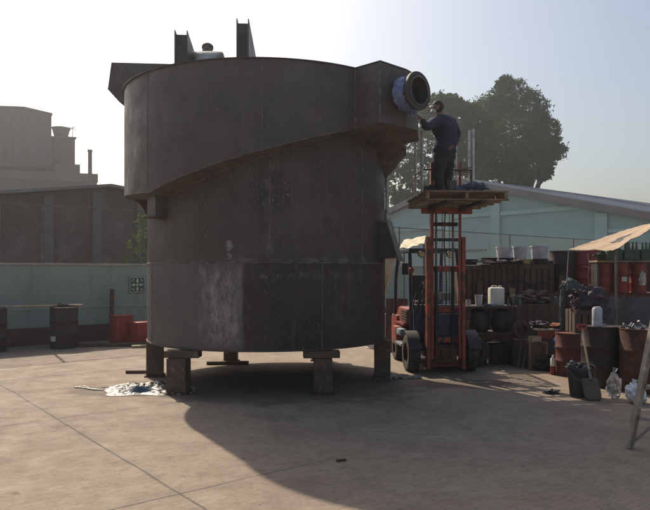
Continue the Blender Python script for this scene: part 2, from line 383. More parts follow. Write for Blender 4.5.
def recolor(o, name, material):
    for ch in [x for x in bpy.data.objects if x.parent == o]:
        if ch.name.split('.')[0] == name:
            ch.data = ch.data.copy(); ch.data.materials[0] = material

# ------------------------------------------------------------------ setting
b = MB(); b.box((0,40,-.3), (1200,1200,.5)); tag(b.build('ground', M['earth']), kind='structure')
WD = Vector((.75,.66,0)).normalized(); W0 = Vector((-7.08,14.2,0)); WN = Vector((-WD.y, WD.x, 0))
def W(t, off=0, z=0): return W0+WD*t+WN*off+Vector((0,0,z))
b = MB(); b.prism([W(-12,-.0)[:2], W(44,0)[:2], (40,0), (30,-12), (-30,-12)], -.045, 0)
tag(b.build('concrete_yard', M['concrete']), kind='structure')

# boundary wall
wa = math.atan2(WD.y, WD.x)
t = thing('yard_wall', W0, 'long low teal painted boundary wall with a dark red painted base', 'wall', rz=wa)
MB().box((16,.1,.93), (56,.2,1.76)).build('wall_face', M['wallpaint'], t)
MB().box((16,-.006,.2), (56,.012,.40)).build('painted_base', M['wallbase'], t)
MB().box((16,.1,1.83), (56,.25,.05), bev=.008).build('coping', M['wallcap'], t)
MB().box((16,-.004,.82), (56,.02,.03)).build('ledge', M['wallcap'], t)
# chain link fence on the wall
fr = thing('chain_link_fence', W(0,.1,1.855), 'rusty chain link fence on pipe posts along the top of the teal wall', 'fence', rz=wa)
FH = 1.33
for tt in (-4.6,.9,6.3,13,19.9,25.3,30.8,36.3):
    MB().cyl((tt,0,0), (tt,0,FH+.02), .028, seg=8).build('post', M['fence'], fr, True)
MB().cyl((-10,0,FH), (40,0,FH), .02, seg=6).build('rail', M['fence'], fr, True)
b = MB(); sp = .085; zt = FH-.03
i = -10.0
while i < 34:
    for sgn in (1,-1):
        x0, x1 = (i, i+zt) if sgn > 0 else (i+zt, i)
        b.cyl((x0,.022*sgn,.02), (x1,.022*sgn,zt), .0022, seg=3, caps=False)
    i += sp
b.build('wire_mesh', M['fence'], fr)

# sign
s0 = W(4.05,-.02,0); sc = P(136.5,280,16.6)
t = thing('assembly_sign', W(3.15,-.03,1.33), 'square green sign with four white arrows pointing to its middle, on the teal wall', 'sign', rz=wa)
MB().box((0,0,0), (.42,.012,.40), bev=.003).build('sign_board', M['sign_green'], t)
b = MB()
b.box((0,-.009,0), (.05,.004,.05), ry=R(45))
for k in range(4):
    a = k*math.pi/2+math.pi/4*0
    d = Vector((math.cos(a),0,math.sin(a))); n = Vector((-d.z,0,d.x)); y_ = Vector((0,-.0085,0))
    b.slab([y_+d*.045, y_+d*.10+n*.042, y_+d*.10-n*.042], .003)
    b.slab([y_+d*.101+n*.017, y_+d*.155+n*.017, y_+d*.155-n*.017, y_+d*.101-n*.017], .003)
for sx in (-1,1):
    for sz in (-1,1): b.box((sx*.115,-.009,sz*.115), (.07,.004,.022), ry=R(45)*sx*sz)
b.build('arrow_symbol', M['sign_white'], t)
b = MB()
for (x_, z_, w_, h_) in ((0,.185,.40,.012),(0,-.185,.40,.012),(.195,0,.012,.358),(-.195,0,.012,.358)): b.box((x_,-.009,z_), (w_,.004,h_))
b.build('border', M['sign_white'], t)

# ------------------------------------------------------------------ brick shed behind left wall
t = thing('brick_shed', W(-2,5.2,0), 'dark brick shed with pale pilasters and low gabled roof beyond the fence', 'building', rz=wa)
apex = 9.6
b = MB(); V = b.bm.verts.new
def gable(b, x0, xa, x1, z0, za, z1, y0, y1):
    A = [(x0,0),(x1,0),(x1,z1),(xa,za),(x0,z0)]
    f = [b.bm.verts.new((p[0],y0,p[1])) for p in A]; g = [b.bm.verts.new((p[0],y1,p[1])) for p in A]
    for i in range(5):
        j = (i+1) % 5; b.bm.faces.new((f[i],f[j],g[j],g[i]))
    b.bm.faces.new(list(reversed(f))); b.bm.faces.new(g)
gable(b, -6, 6.6, 16, 2.5, 4.36, 3.35, 0, 9); b.build('wall', M['brick'], t)
b = MB()
for (x0,z0,x1,z1) in ((-6.2,2.5,6.6,4.38),(6.6,4.38,16.2,3.35)):
    n = Vector((-(z1-z0),0,x1-x0)).normalized()
    b.slab([(x0,-.3,z0+.005),(x1,-.3,z1+.005),(x1,9.2,z1+.005),(x0,9.2,z0+.005)], .09)
b.build('roof', M['fascia'], t)
for x_ in (1.6,3.2,4.7,6.2,7.7,9.2):
    zz = 2.5+(x_+6)/12.6*1.86 if x_ < 6.6 else 4.36-(x_-6.6)/9.4*1.0
    MB().box((x_,-.06,(zz-.12)/2), (.28,.115,zz-.12)).build('pilaster', M['pilaster'], t)
for x_ in (.1,):
    MB().box((x_,-.02,2.6), (1.0,.06,1.05)).build('window', M['pilaster'], t)
    b = MB()
    for k in range(5): b.box((x_-.36+k*.18,-.07,2.6), (.03,.03,.95))
    for k in range(3): b.box((x_,-.075,2.25+k*.35), (.9,.03,.03))
    b.build('window_bars', M['black'], t)
    MB().box((x_,-.054,2.6), (.86,.006,.92)).build('pane', M['glass'], t)

# ------------------------------------------------------------------ factory far left
D = 58.0; k_ = D/F
def fx(x): return (x-325)*k_
def fz(y): return EYE+(HOR-y)*k_
t = thing('factory', (fx(30),D,0), 'tall grey sheet-clad factory with stepped blocks and a dark band, far behind the left wall', 'building')
ox = fx(30)
def fprism(b, pts, y0, y1):
    kk = (D+y0)/F; pts = [((x-325)*kk-ox, EYE+(HOR-y)*kk) for x, y in pts]; n = len(pts)
    f = [b.bm.verts.new((p[0],y0,p[1])) for p in pts]; g = [b.bm.verts.new((p[0]-(y1-y0)*.56,y1,p[1])) for p in pts]
    for i in range(n):
        j = (i+1) % n; b.bm.faces.new((f[i],f[j],g[j],g[i]))
    b.bm.faces.new(list(reversed(f))); b.bm.faces.new(g)
b = MB(); fprism(b, [(-80,166.3),(-80,118),(-20,106),(24,108),(51.5,115),(51.5,166.3)], 0, 14); b.build('main_hall', M['factory'], t)
b = MB(); fprism(b, [(-81,118),(-81,117),(-20,105),(24,106.5),(52.5,113.2),(52.5,115),(24,108),(-20,106)], -.4, 14.4); b.build('roof_edge', M['factory_dark'], t)
b = MB(); fprism(b, [(-80,184),(-80,174.5),(97,182.5),(97,290),(-80,290)], -2.4, 12); b.build('lower_hall', M['factory'], t)
b = MB(); fprism(b, [(-80,174.5),(-80,166.5),(98,174),(98,182.5)], -2.9, 12.4); b.build('dark_band', M['factory_dark'], t)
b = MB(); fprism(b, [(-80,187),(-80,185),(97,192.5),(97,194)], -2.55, -2.38); b.build('cladding_rail', M['factory_dark'], t)
b = MB(); fprism(b, [(51.6,173),(51.6,138),(75,138),(75,173)], 1, 9); b.build('side_block', M['factory'], t)
b = MB(); fprism(b, [(51.6,138),(51.6,136),(76.5,137),(76.5,138.5)], .7, 9.3); b.build('side_roof', M['factory_dark'], t)
b = MB(); fprism(b, [(56,173.3),(56,164.5),(80,164.5),(80,173.3)], -.6, 3); b.build('step_block', M['factory_dark'], t)
b = MB(); fprism(b, [(53,157),(53,155.5),(60,155.5),(60,164)], .4, 1.05); b.build('hopper', M['factory_dark'], t)
b = MB()
for x_ in (55.5,59,63.5,68.5): b.box((fx(x_)-ox,.94,fz(150)), (.1,.12,2.3))
b.build('cladding_rib', M['factory_dark'], t)
b = MB()
for x_ in range(-60,50,9): b.box((fx(x_)-ox,-.03,fz(139)), (.07,.05,4.6))
b.build('sheet_joints', M['factory_dark'], t)
tk = thing('roof_tank', P(61,136.5,D+3), 'round dark water tank on the roof of the factory side block', 'water tank')
MB().lathe([(.01,0),(.62,0),(.80,.72),(.80,.76),(.3,.92),(.01,.95)]).build('tank_body', M['factory_dark'], tk, True)
MB().lathe([(.8,.70),(.845,.71),(.845,.78),(.8,.8)]).build('tank_rim', M['factory'], tk, True)
ch = thing('factory_chimney', ((90-325)/F*(D-3.6),D-3.6,0), 'slim brown chimney stack at the right end of the far factory', 'chimney')
MB().cyl((0,0,0), (0,0,fz(148)-.9), .19, .16, 12).build('stack', M['brick'], ch, True)
MB().lathe([(.165,0),(.2,0),(.2,.18),(.165,.18)], (0,0,fz(148)-1.02), 12).build('stack_collar', M['factory_dark'], ch, True)
b = MB(); b.tube([(0,0,0),(0,0,1.0)], .03); b.tube([(-.35,0,.9),(.35,0,.65)], .03); b.tube([(-.2,0,.7),(.25,0,.95)], .025)
tag(b.build('roof_antenna', M['factory_dark'], loc=P(72.5,137,D+2)), 'small thin aerial on the roof beside the far round water tank', 'aerial')

# ------------------------------------------------------------------ teal building at right
UDv = Vector((.62,-.785,0)).normalized()
B0 = Vector(((478-325)/F*46, 46, 0)); ua = math.atan2(UDv.y, UDv.x)
t = thing('teal_warehouse', B0, 'pale teal rendered warehouse with a grey ribbed low-pitched roof beyond the fence', 'building', rz=ua)
# local x = along gable toward camera/right; local y = away (VD)
AX = -1.8; AZ = 7.95; SL = .249
def rz_(x): return AZ-SL*abs(x-AX)
XL, XR = -16, 17
b = MB(); A = [(XL,0),(XR,0),(XR,rz_(XR)),(AX,AZ),(XL,rz_(XL))]
f = [b.bm.verts.new((p[0],0,p[1])) for p in A]; g = [b.bm.verts.new((p[0],34,p[1])) for p in A]
for i in range(5):
    j = (i+1) % 5; b.bm.faces.new((f[i],f[j],g[j],g[i]))
b.bm.faces.new(list(reversed(f))); b.bm.faces.new(g); b.build('wall', M['teal_bldg'], t)
b = MB()
for xa, xb in ((XL-.6,AX),(AX,XR+.6)):
    b.slab([(xa,-.45,rz_(xa)+.02),(xb,-.45,rz_(xb)+.02),(xb,-.35,rz_(xb)+.02),(xa,-.35,rz_(xa)+.02)], .42)
b.build('fascia', M['fascia'], t)
b = MB()
for xa, xb in ((XL-.6,AX),(AX,XR+.6)):
    b.slab([(xa,-.36,rz_(xa)+.40),(xb,-.36,rz_(xb)+.40),(xb,34.3,rz_(xb)+.40),(xa,34.3,rz_(xa)+.40)], .05)
    for kk in range(46):
        y_ = -.2+kk*.75
        b.slab([(xa,y_,rz_(xa)+.452),(xb,y_,rz_(xb)+.452),(xb,y_+.09,rz_(xb)+.452),(xa,y_+.09,rz_(xa)+.452)], .06)
b.build('roof', M['roof'], t)
for x_ in (-9.5,-2.6,1.55,9.2): MB().box((x_,-.07,rz_(x_)/2), (.75,.14,rz_(x_)-.25)).build('pilaster', M['trim'], t)
for x0,x1,z_ in ((-9.1,-3.0,4.9),(1.95,8.8,5.55),(-2.2,1.15,5.6)): MB().box(((x0+x1)/2,-.05,z_), (x1-x0,.10,.28)).build('beam', M['trim'], t)
MB().box((-1.6,-.04,3.1), (4.6,.08,.12)).build('sill', M['fascia'], t)
MB().box((13,-.04,4.0), (7.4,.08,.2)).build('beam', M['trim'], t)

# ------------------------------------------------------------------ trees
def tree(name, base, lobes, trunk, label, leaf, nl=120, ls=.3, material=M['leaf'], seed=1, cat='tree', group=None):
    rr = random.Random(seed)
    t = thing(name, base, label, cat, group)
    b = MB()
    tr = trunk
    top = Vector((0,0,tr[1]))
    b.cyl((0,0,0), top, tr[0], tr[0]*.6, 10)
    for (c, s) in lobes:
        c = Vector(c); mid = top.lerp(c, .5)+Vector((rr.uniform(-.3,.3),rr.uniform(-.3,.3),-.2))*tr[0]*2
        b.cyl(top-Vector((0,0,.3*tr[0])), mid, tr[0]*.45, tr[0]*.28, 7); b.cyl(mid, c, tr[0]*.28, tr[0]*.08, 6)
        for _ in range(4):
            e = c+Vector((rr.uniform(-1,1)*s[0],rr.uniform(-1,1)*s[1],rr.uniform(-.8,.8)*s[2]))*.8
            b.cyl(mid.lerp(c,.6), e, tr[0]*.12, tr[0]*.04, 5)
    b.build('trunk', M['bark'], t, True)
    verts = []; faces = []
    for (c, s) in lobes:
        c = Vector(c)
        for q_ in range(nl):
            u = Vector((rr.gauss(0,1),rr.gauss(0,1),rr.gauss(0,1))).normalized()
            rad = rr.uniform(.35,1.0)**.45*(1+.22*noise.noise(u*2.2+c))
            cc = c+Vector((u.x*s[0],u.y*s[1],u.z*s[2]))*rad
            cs = min(s)*rr.uniform(.13,.27)
            for _ in range(leaf):
                p = cc+Vector((rr.gauss(0,1),rr.gauss(0,1),rr.gauss(0,.75)))*cs*.62
                l = ls*rr.uniform(.6,1.3); d = Vector((rr.gauss(0,1),rr.gauss(0,1),rr.gauss(0,.8)-.4)).normalized()
                n = d.cross(Vector((rr.gauss(0,1),rr.gauss(0,1),rr.gauss(0,1)))).normalized()
                i0 = len(verts)
                verts += [p-d*l*.5, p+n*l*.24, p+d*l*.5, p-n*l*.24]; faces.append((i0,i0+1,i0+2,i0+3))
    me = bpy.data.meshes.new('crown'); me.from_pydata(verts, [], faces); me.materials.append(material)
    o = bpy.data.objects.new('crown', me); col.objects.link(o); o.parent = t
    return t
TD = 60.0; tb = Vector(((518-325)/F*TD, TD, 0))
def tl(x, y, rx, rz, dd=0, base=tb, d0=TD):
    p = P(x, y, d0+dd)-base; s = (d0+dd)/F
    return (tuple(p), (rx*s, rx*s*.9, rz*s))
big = [tl(486,132,18,20,1), tl(498,108,13,12), tl(510,97,21,17), tl(490,118,24,22,1), tl(529,110,18,19), tl(546,135,15,17), tl(516,135,30,24,-2), tl(550,152,16,13),
       tl(495,152,28,22), tl(530,160,24,16,1), tl(503,180,28,15), tl(544,172,9,9), tl(536,120,13,12), tl(505,86,10,9), tl(478,165,20,24,1), tl(530,140,20,22,-1), tl(508,165,24,18,-1), tl(524,182,10,8)]
tree('tall_tree', tb, big, (.55,5.2), 'tallest dark tree with a broad rounded crown above the teal warehouse', 34, 110, .27, seed=3)
TB2 = Vector(((425-325)/F*54, 54, 0))
sec = [tl(x,y,rx,rz,dd,TB2,54) for x,y,rx,rz,dd in ((438,108,16,15,0),(462,120,16,16,1),(478,125,15,15,0),(420,122,16,18,2),(445,140,24,22,-1),(470,152,20,20,0),(408,150,16,20,1),(425,172,22,20,0),(455,178,20,18,0),(398,185,14,22,0),(483,140,14,17,0),(470,112,12,10,1),(452,104,12,9,0),(484,160,14,16,1),(410,205,18,16,0),(395,225,15,14,0),(437,200,15,13,1))]
tree('leaning_tree', TB2, sec, (.5,4.5), 'dark tree behind the forklift platform, left of the tallest tree', 32, 95, .26, seed=5)
TB3 = Vector(((142-325)/F*19.2, 19.2, 0))
lob3 = [tl(x,y,rx,rz,dd,TB3,19.2) for x,y,rx,rz,dd in ((141,228,8,12,0),(136,243,10,13,.1),(146,240,9,12,.2),(138,258,13,12,0),(148,262,10,14,.1),(143,216,5,8,0),(130,262,8,9,0))]
tree('young_tree', TB3, lob3, (.045,1.4), 'slender young yellow-green tree behind the wall at the left edge of the tank', 12, 22, .075, M['leaf_light'], seed=9)

# ------------------------------------------------------------------ THE TANK
T = thing('steel_tank', TC, 'huge dark steel cylindrical tank with raised spiral launder, standing on short blocks', 'tank')
RI, RO = 1.90, 2.24; ZB, ZT = .60, 4.42; TH = .012
def cp(r, th, z): return Vector((math.sin(th)*r, -math.cos(th)*r, z))   # th=0 faces the camera, + to the right
b = MB(); n = 128
prof = [(RI,ZB+.02),(RI,ZT-.25),(RI-TH,ZT-.25),(RI-TH,ZB+.02)]
b.lathe(prof+[prof[0]], seg=n); b.build('shell', M['shell'], T, True)
b = MB(); b.lathe([(.001,ZB),(RI+.012,ZB),(RI+.012,ZB+.02),(.001,ZB+.02)], seg=n); b.build('bottom_plate', M['steel'], T, True)
MB().lathe([(.001,3.27),(RI-.02,3.27),(RI-.02,3.30),(.001,3.30)], seg=64).build('inner_deck', M['steel_dark'], T)
# launder
def zo(d):                       # outer wall foot, d in degrees going clockwise (negative = left)
    if d >= -41: return 2.76+(d+41)/77.7*.85
    if d >= -200: return 2.76+min(1,(-41-d)/50)*.09
    if d >= -262: return 2.85+(-200-d)/62*.70
    return 3.55+(-262-d)/61*.07
def zi(d):
    s = max(0, min(1, (-215-d)/50, (d+304)/26)); return zo(d)-.02-.40*s*s*(3-2*s)
a0, a1 = 36.7, -323.3; NS = 150
b = MB(); prev = None
for i in range(NS+1):
    d = a0+(a1-a0)*i/NS; th = R(d)
    ring = [b.bm.verts.new(cp(RO,th,zo(d))), b.bm.verts.new(cp(RO,th,ZT)), b.bm.verts.new(cp(RO-TH,th,ZT)), b.bm.verts.new(cp(RO-TH,th,zo(d)+.01))]
    if prev:
        for k in range(4): b.bm.faces.new((prev[k],prev[(k+1)%4],ring[(k+1)%4],ring[k]))
    prev = ring
b.build('launder_wall', M['launder'], T, True)
b = MB(); prev = None
for i in range(NS+1):
    d = a0+(a1-a0)*i/NS; th = R(d)
    ring = [b.bm.verts.new(cp(RI+.001,th,zi(d))), b.bm.verts.new(cp(RO-.003,th,zo(d)+.012)), b.bm.verts.new(cp(RO-.003,th,zo(d)+.024)), b.bm.verts.new(cp(RI+.001,th,zi(d)+.012))]
    if prev:
        for k in range(4): b.bm.faces.new((prev[k],prev[(k+1)%4],ring[(k+1)%4],ring[k]))
    prev = ring
b.build('launder_floor', M['floor_rust'], T, True)
# rim bar and foot bead on the launder
b = MB(); prev = None
for i in range(NS+1):
    d = a0+(a1-a0)*i/NS; th = R(d)
    p = [cp(RO+.002,th,ZT+.002), cp(RO+.03,th,ZT+.002), cp(RO+.03,th,ZT+.012), cp(RO-.02,th,ZT+.012), cp(RO-.02,th,ZT+.002)]
    ring = [b.bm.verts.new(v) for v in p]
    if prev:
        for k in range(5): b.bm.faces.new((prev[k],prev[(k+1)%5],ring[(k+1)%5],ring[k]))
    prev = ring
b.build('rim_bar', M['steel'], T, True)
# weld seams
def seam(pts, r=.009, name='weld_seam'): MB().tube(pts, r, 5).build(name, M['weld'], T, True)
seam([cp(RI+.002,R(d),1.80) for d in range(-180,181,4)])
def ang(px, r):                  # angle of the front surface at photo column px
    best = None
    for k in range(-800,800):
        a = k*.1; p = cp(r,R(a),0)+TC; x = 325+F*p.x/p.y
        if best is None or abs(x-px) < best[0]: best = (abs(x-px), a)
    return R(best[1])
for px, z0, z1, r in ((243,ZB+.02,1.80,RI),(270,1.80,3.15,RI),(362,1.80,3.5,RI),(322,.62,1.8,RI),(147,2.85,ZT,RO),(262,3.2,ZT,RO),(152,.62,1.8,RI)):
    a = ang(px, r); seam([cp(r+.002,a,z0), cp(r+.002,a,z1)], .006)
seam([cp(RO+.001,R(d),zo(d)+.004) for d in range(-200,37,3)], .005)
seam([cp(RI+.001,R(d),zi(d)-.004) for d in range(-120,37,3)], .006)
# inlet box
A_ = [(.41,8.8),(.72,8.5),(1.10,8.86),(1.29,9.14),(1.42,9.9),(1.16,9.95),(.80,9.35)]
A_ = [(x_+.93,y_-10.6) for x_,y_ in A_]
def hollow(b, poly, z0, z1, t=.012):
    n = len(poly)
    cx = sum(p[0] for p in poly)/n; cy = sum(p[1] for p in poly)/n
    inn = [(p[0]+(cx-p[0])*.03, p[1]+(cy-p[1])*.03) for p in poly]
    vo0 = [b.bm.verts.new((*p,z)) for p,z in zip(poly,z0)]; vo1 = [b.bm.verts.new((*p,z1)) for p in poly]
    vi1 = [b.bm.verts.new((*p,z1)) for p in inn]; vi0 = [b.bm.verts.new((*p,z+.02)) for p,z in zip(inn,z0)]
    for i in range(n):
        j = (i+1)%n
        b.bm.faces.new((vo0[i],vo0[j],vo1[j],vo1[i])); b.bm.faces.new((vo1[i],vo1[j],vi1[j],vi1[i])); b.bm.faces.new((vi1[i],vi1[j],vi0[j],vi0[i]))
    b.bm.faces.new(vi0)
b = MB(); zf = [3.60,3.63,3.64,3.66,3.66,3.62,3.55]; hollow(b, A_, zf, ZT); b.build('inlet_box', M['launder'], T)
MB().slab([(p[0],p[1],z-.002) for p,z in zip([A_[0],A_[6],A_[5],A_[4],A_[3],A_[2],A_[1]],[zf[0],zf[6],zf[5],zf[4],zf[3],zf[2],zf[1]])], .012).build('inlet_floor', M['floor_rust'], T)
b = MB(); pts = [(p[0],p[1],ZT+.012) for p in A_[:5]]; b.tube(pts, .012, 5); b.build('box_rim', M['steel'], T)
for k in (0,1,2): seam([(A_[k][0],A_[k][1],zf[k]),(A_[k][0],A_[k][1],ZT)], .008)
# nozzle
nx = Vector((.69,-.72,0)).normalized(); nc = Vector((1.236+.93, 8.50-10.6, 4.045))
L_ = .36
b = MB(); b.lathe([(.195,-L_),(.195,0),(.18,0),(.18,-L_)], nc, 40, nx); noz = b.build('nozzle', M['steel_dark'], T, True)
MB().lathe([(.176,-.05),(.248,-.05),(.252,-.045),(.252,-.012),(.248,-.008),(.205,-.008),(.203,0),(.178,0),(.176,-.05)], nc, 48, nx).build('flange', M['steel_dark'], noz, True)
MB().lathe([(.178,.001),(.190,.001),(.190,.005),(.178,.005),(.178,.001)], nc, 48, nx).build('gasket_face', M['grey'], noz, True)
MB().lathe([(.001,-.22),(.178,-.22),(.178,-.21),(.001,-.21)], nc, 32, nx).build('blind_plate', M['steel_dark'], noz)
b = MB(); up = Vector((0,0,1)); sd = nx.cross(up)
for k in range(12):
    a = k*math.pi/6; p = nc+(sd*math.cos(a)+up*math.sin(a))*.225-nx*.012
    b.cyl(p, p+nx*.006, .011, seg=8)
b.build('bolt_holes', M['black'], noz)
# blue wrap around nozzle neck
b = MB(); rr = random.Random(4)
for kk in range(2):
    NV = 60; rings = []
    for i in range(9):
        ring = []
        for j in range(NV):
            a = 2*math.pi*j/NV
            r = .208+.02*noise.noise(Vector((math.cos(a)*3,math.sin(a)*3,i*.9+kk*5)))+.02*noise.noise(Vector((math.cos(a)*9,math.sin(a)*9,i*1.7)))+kk*.008
            s_ = -.28+i*.022+.02*noise.noise(Vector((math.cos(a)*2,math.sin(a)*2,kk*3)))
            ring.append(b.bm.verts.new(nc+nx*s_+(sd*math.cos(a)+up*math.sin(a))*r))
        rings.append(ring)
    for A2,B2 in zip(rings,rings[1:]):
        for j in range(NV): b.bm.faces.new((A2[j],A2[(j+1)%NV],B2[(j+1)%NV],B2[j]))
wrp = b.build('blue_wrap', M['bluewrap'], loc=TC, smooth=True); tag(wrp, 'crumpled blue plastic film wrapped round the neck of the tank nozzle', 'plastic film')
b = wrp
bb = bmesh.new(); bb.from_mesh(wrp.data)
fw = MB(); fw.bm.free(); fw.bm = bb
for k,(u_,v_,w_) in enumerate(((-.20,.10,.09),(-.22,-.05,.10),(-.20,-.17,.07),(-.15,.18,.07))):
    fw.blob(nc+nx*-.29+sd*u_+up*v_, (.05,.05,w_*1.15), 3, .35, 2.5, seed=k)
bb.to_mesh(wrp.data)
# left rear raised box
b = MB(); pts = [(-3.50,5.10),(-3.56,4.66),(-3.37,4.45),(-1.9,4.45),(-1.9,5.06)]
pts = [(x_+.93,z_) for x_,z_ in pts]; y0,y1 = .05,.75
f = [b.bm.verts.new((p[0],y0,p[1])) for p in pts]; g = [b.bm.verts.new((p[0],y1,p[1])) for p in pts]
for i in range(5):
    j = (i+1)%5; b.bm.faces.new((f[i],f[j],g[j],g[i]))
b.bm.faces.new(list(reversed(f))); b.bm.faces.new(g); b.build('outlet_box', M['shell'], T)
# small stub with flange under launder at left, gusset
b = MB(); a = ang(161, RI)
sx = cp(RI+.02,a,0)
tc_ = Vector((sx.x,sx.y,0)); rzst = a
b.box((sx.x,sx.y,2.64), (.24,.26,.36), rz=rzst); st = b.build('stub_box', M['steel'], T)
MB().box((sx.x,sx.y,2.452), (.33,.34,.018), rz=rzst).build('stub_flange', M['rust'], st)
MB().box((sx.x+.15,sx.y-.11,2.62), (.03,.02,.32), rz=rzst).build('stub_rib', M['weld'], st)
a = R(-86); c0 = cp(RI,a,0); c1 = cp(RO-.03,a,0)
tz = zo(-86)-.005
pl = []
for k in range(9):
    s = k/8; p = c1.lerp(c0, s); pl.append((p.x,p.y,tz-.36*(s**2.2)))
poly = [(c0.x,c0.y,tz)]+list(reversed(pl))
MB().slab(poly, .02).build('gusset', M['rust'], T)
# vertical pipe on the right flank
a = R(86); p = cp(RI+.035,a,0)
MB().cyl((p.x,p.y,2.25), (p.x,p.y,3.25), .032, seg=14).build('riser_pipe', M['pipe'], T, True)
# side hood, right: a square duct with a slanted, flanged mouth
a = R(74); o0 = cp(RI-.03,a,0); dr = Vector((.97,-.24,0)).normalized(); sw_ = Vector((-dr.y,dr.x,0))
def hood(b, pts, w):
    f = [b.bm.verts.new(o0+dr*r_+sw_*w+Vector((0,0,z_))) for r_,z_ in pts]; g = [b.bm.verts.new(o0+dr*r_-sw_*w+Vector((0,0,z_))) for r_,z_ in pts]
    n_ = len(pts)
    for k in range(n_): b.bm.faces.new((f[k],f[(k+1)%n_],g[(k+1)%n_],g[k]))
    b.bm.faces.new(list(reversed(f))); b.bm.faces.new(g)
b = MB(); hood(b, [(-.05,2.40),(.12,2.42),(.28,1.89),(-.05,1.87)], .24); sn = b.build('side_hood', M['steel_dark'], T)
b = MB(); hood(b, [(.105,2.47),(.125,2.475),(.312,1.845),(.292,1.84)], .30); b.build('hood_flange', M['steel'], sn)
# two bridge beams over the top
for (x0,y0,w) in ((-1.98,8.93,.165),(-1.08,8.52,.15)):
    dr = Vector((-.09 if x0 < -1.5 else -.045,1,0)).normalized(); e = Vector((x0+.93,y0-10.6,0)); Lb = 3.35 if x0 < -1.5 else 4.1
    rzb = -math.atan2(dr.x, dr.y); mid = e+dr*Lb/2; sdv = Vector((dr.y,-dr.x,0))
    b = MB()
    for s in (-1,1):
        q_ = mid+sdv*s*w/2; b.box((q_.x,q_.y,4.715), (.014,Lb,.56), rz=rzb)
        q_ = mid+sdv*s*(w/2-.03); b.box((q_.x,q_.y,4.46), (.05,Lb-.02,.02), rz=rzb)
    bm_ = b.build('bridge_beam', M['steel'], T)
    q_ = e+dr*.03; MB().box((q_.x,q_.y,4.69), (w-.02,.014,.50), rz=rzb).build('end_plate', M['steel_dark'], bm_)
    for s in (.3,.6,.9): 
        q_ = e+dr*Lb*s; MB().box((q_.x,q_.y,4.69), (w-.02,.012,.48), rz=rzb).build('web_plate', M['steel_dark'], bm_)

# support blocks: every post and every cross beam is a thing
def block(x, y, w, d, h, rz, label, beam=None):
    loc = Vector((x,y,0))
    t = thing('support_block', loc, label, 'support block', 'short posts and beams carrying the tank', rz)
    hb = h if not beam else h-.10
    MB().box((0,0,.012), (w+.05,d+.05,.024)).build('base_plate', M['rust'], t)
    MB().box((0,0,.026+(hb-.03)/2), (w,d,hb-.03), bev=.012).build('post', M['blockw'], t)
    if beam: MB().box((beam[1],0,h-.05), (beam[0],d*.8,.094), bev=.008).build('cross_beam', M['blockw'], t)
block(-2.73,10.45,.26,.26,.595,R(10), 'short squared brown post under the left edge of the tank, behind the scrap pile')
block(-2.02,8.98,.27,.27,.595,R(-4), 'brown post with a cross beam, nearest left support of the tank, beside the scrap pile', (.48,.06))
block(-.03,8.95,.25,.25,.595,R(4), 'brown post with a cross beam under the front middle right of the tank', (.50,-.02))
block(.91,10.3,.25,.25,.595,R(-8), 'plain brown post under the right edge of the tank, beside the forklift wheel')
block(-1.75,12.1,.25,.2,.595,0, 'rear support post seen beneath the tank, left of its middle', (.55,0))
block(-.12,12.25,.25,.2,.595,0, 'rear support post seen beneath the tank, right of its middle', (.6,0))
def timber(x, y, L, w, h, rz, label, z=0, m_='blockw', name='timber_offcut', rx=0):
    return tag(MB().box((0,0,h/2), (L,w,h), bev=.006, rx=rx).build(name, M[m_], loc=(x,y,z), rz=rz), label, 'timber')
timber(-3.0,10.72,.55,.09,.05,R(4), 'short timber offcut on the ground left of the leftmost tank post')
timber(-1.75,11.7,.75,.08,.06,R(3), 'flat timber lying in front of the left rear support under the tank')
timber(.78,9.93,.42,.09,.05,R(-8), 'timber offcut at the foot of the right tank post')

# ------------------------------------------------------------------ people
def skinned(chains, root=None):
    """chains: list of lists of (point, radius); joined where points coincide"""
    verts = []; rad = []; edges = []; idx = {}
    def vid(p, r):
        k = (round(p[0],4),round(p[1],4),round(p[2],4))
        if k not in idx: idx[k] = len(verts); verts.append(p); rad.append(r)
        return idx[k]
    for ch in chains:
        ids = [vid(p,r) for p,r in ch]
        edges += list(zip(ids, ids[1:]))
    me = bpy.data.meshes.new('sk'); me.from_pydata([tuple(v) for v in verts], edges, [])
    o = bpy.data.objects.new('sk', me); col.objects.link(o)
    sk = o.modifiers.new('s','SKIN'); sk.use_smooth_shade = True
    for i, r in enumerate(rad):
        v = me.skin_vertices[0].data[i]; v.radius = (r,r) if not isinstance(r, tuple) else r; v.use_root = (i == 0)
    ss = o.modifiers.new('u','SUBSURF'); ss.levels = 3 if len(chains) > 1 else 2; ss.render_levels = ss.levels
    dg = bpy.context.evaluated_depsgraph_get(); ev = o.evaluated_get(dg)
    m2 = bpy.data.meshes.new_from_object(ev)
    bpy.data.objects.remove(o); bpy.data.meshes.remove(me)
    return m2
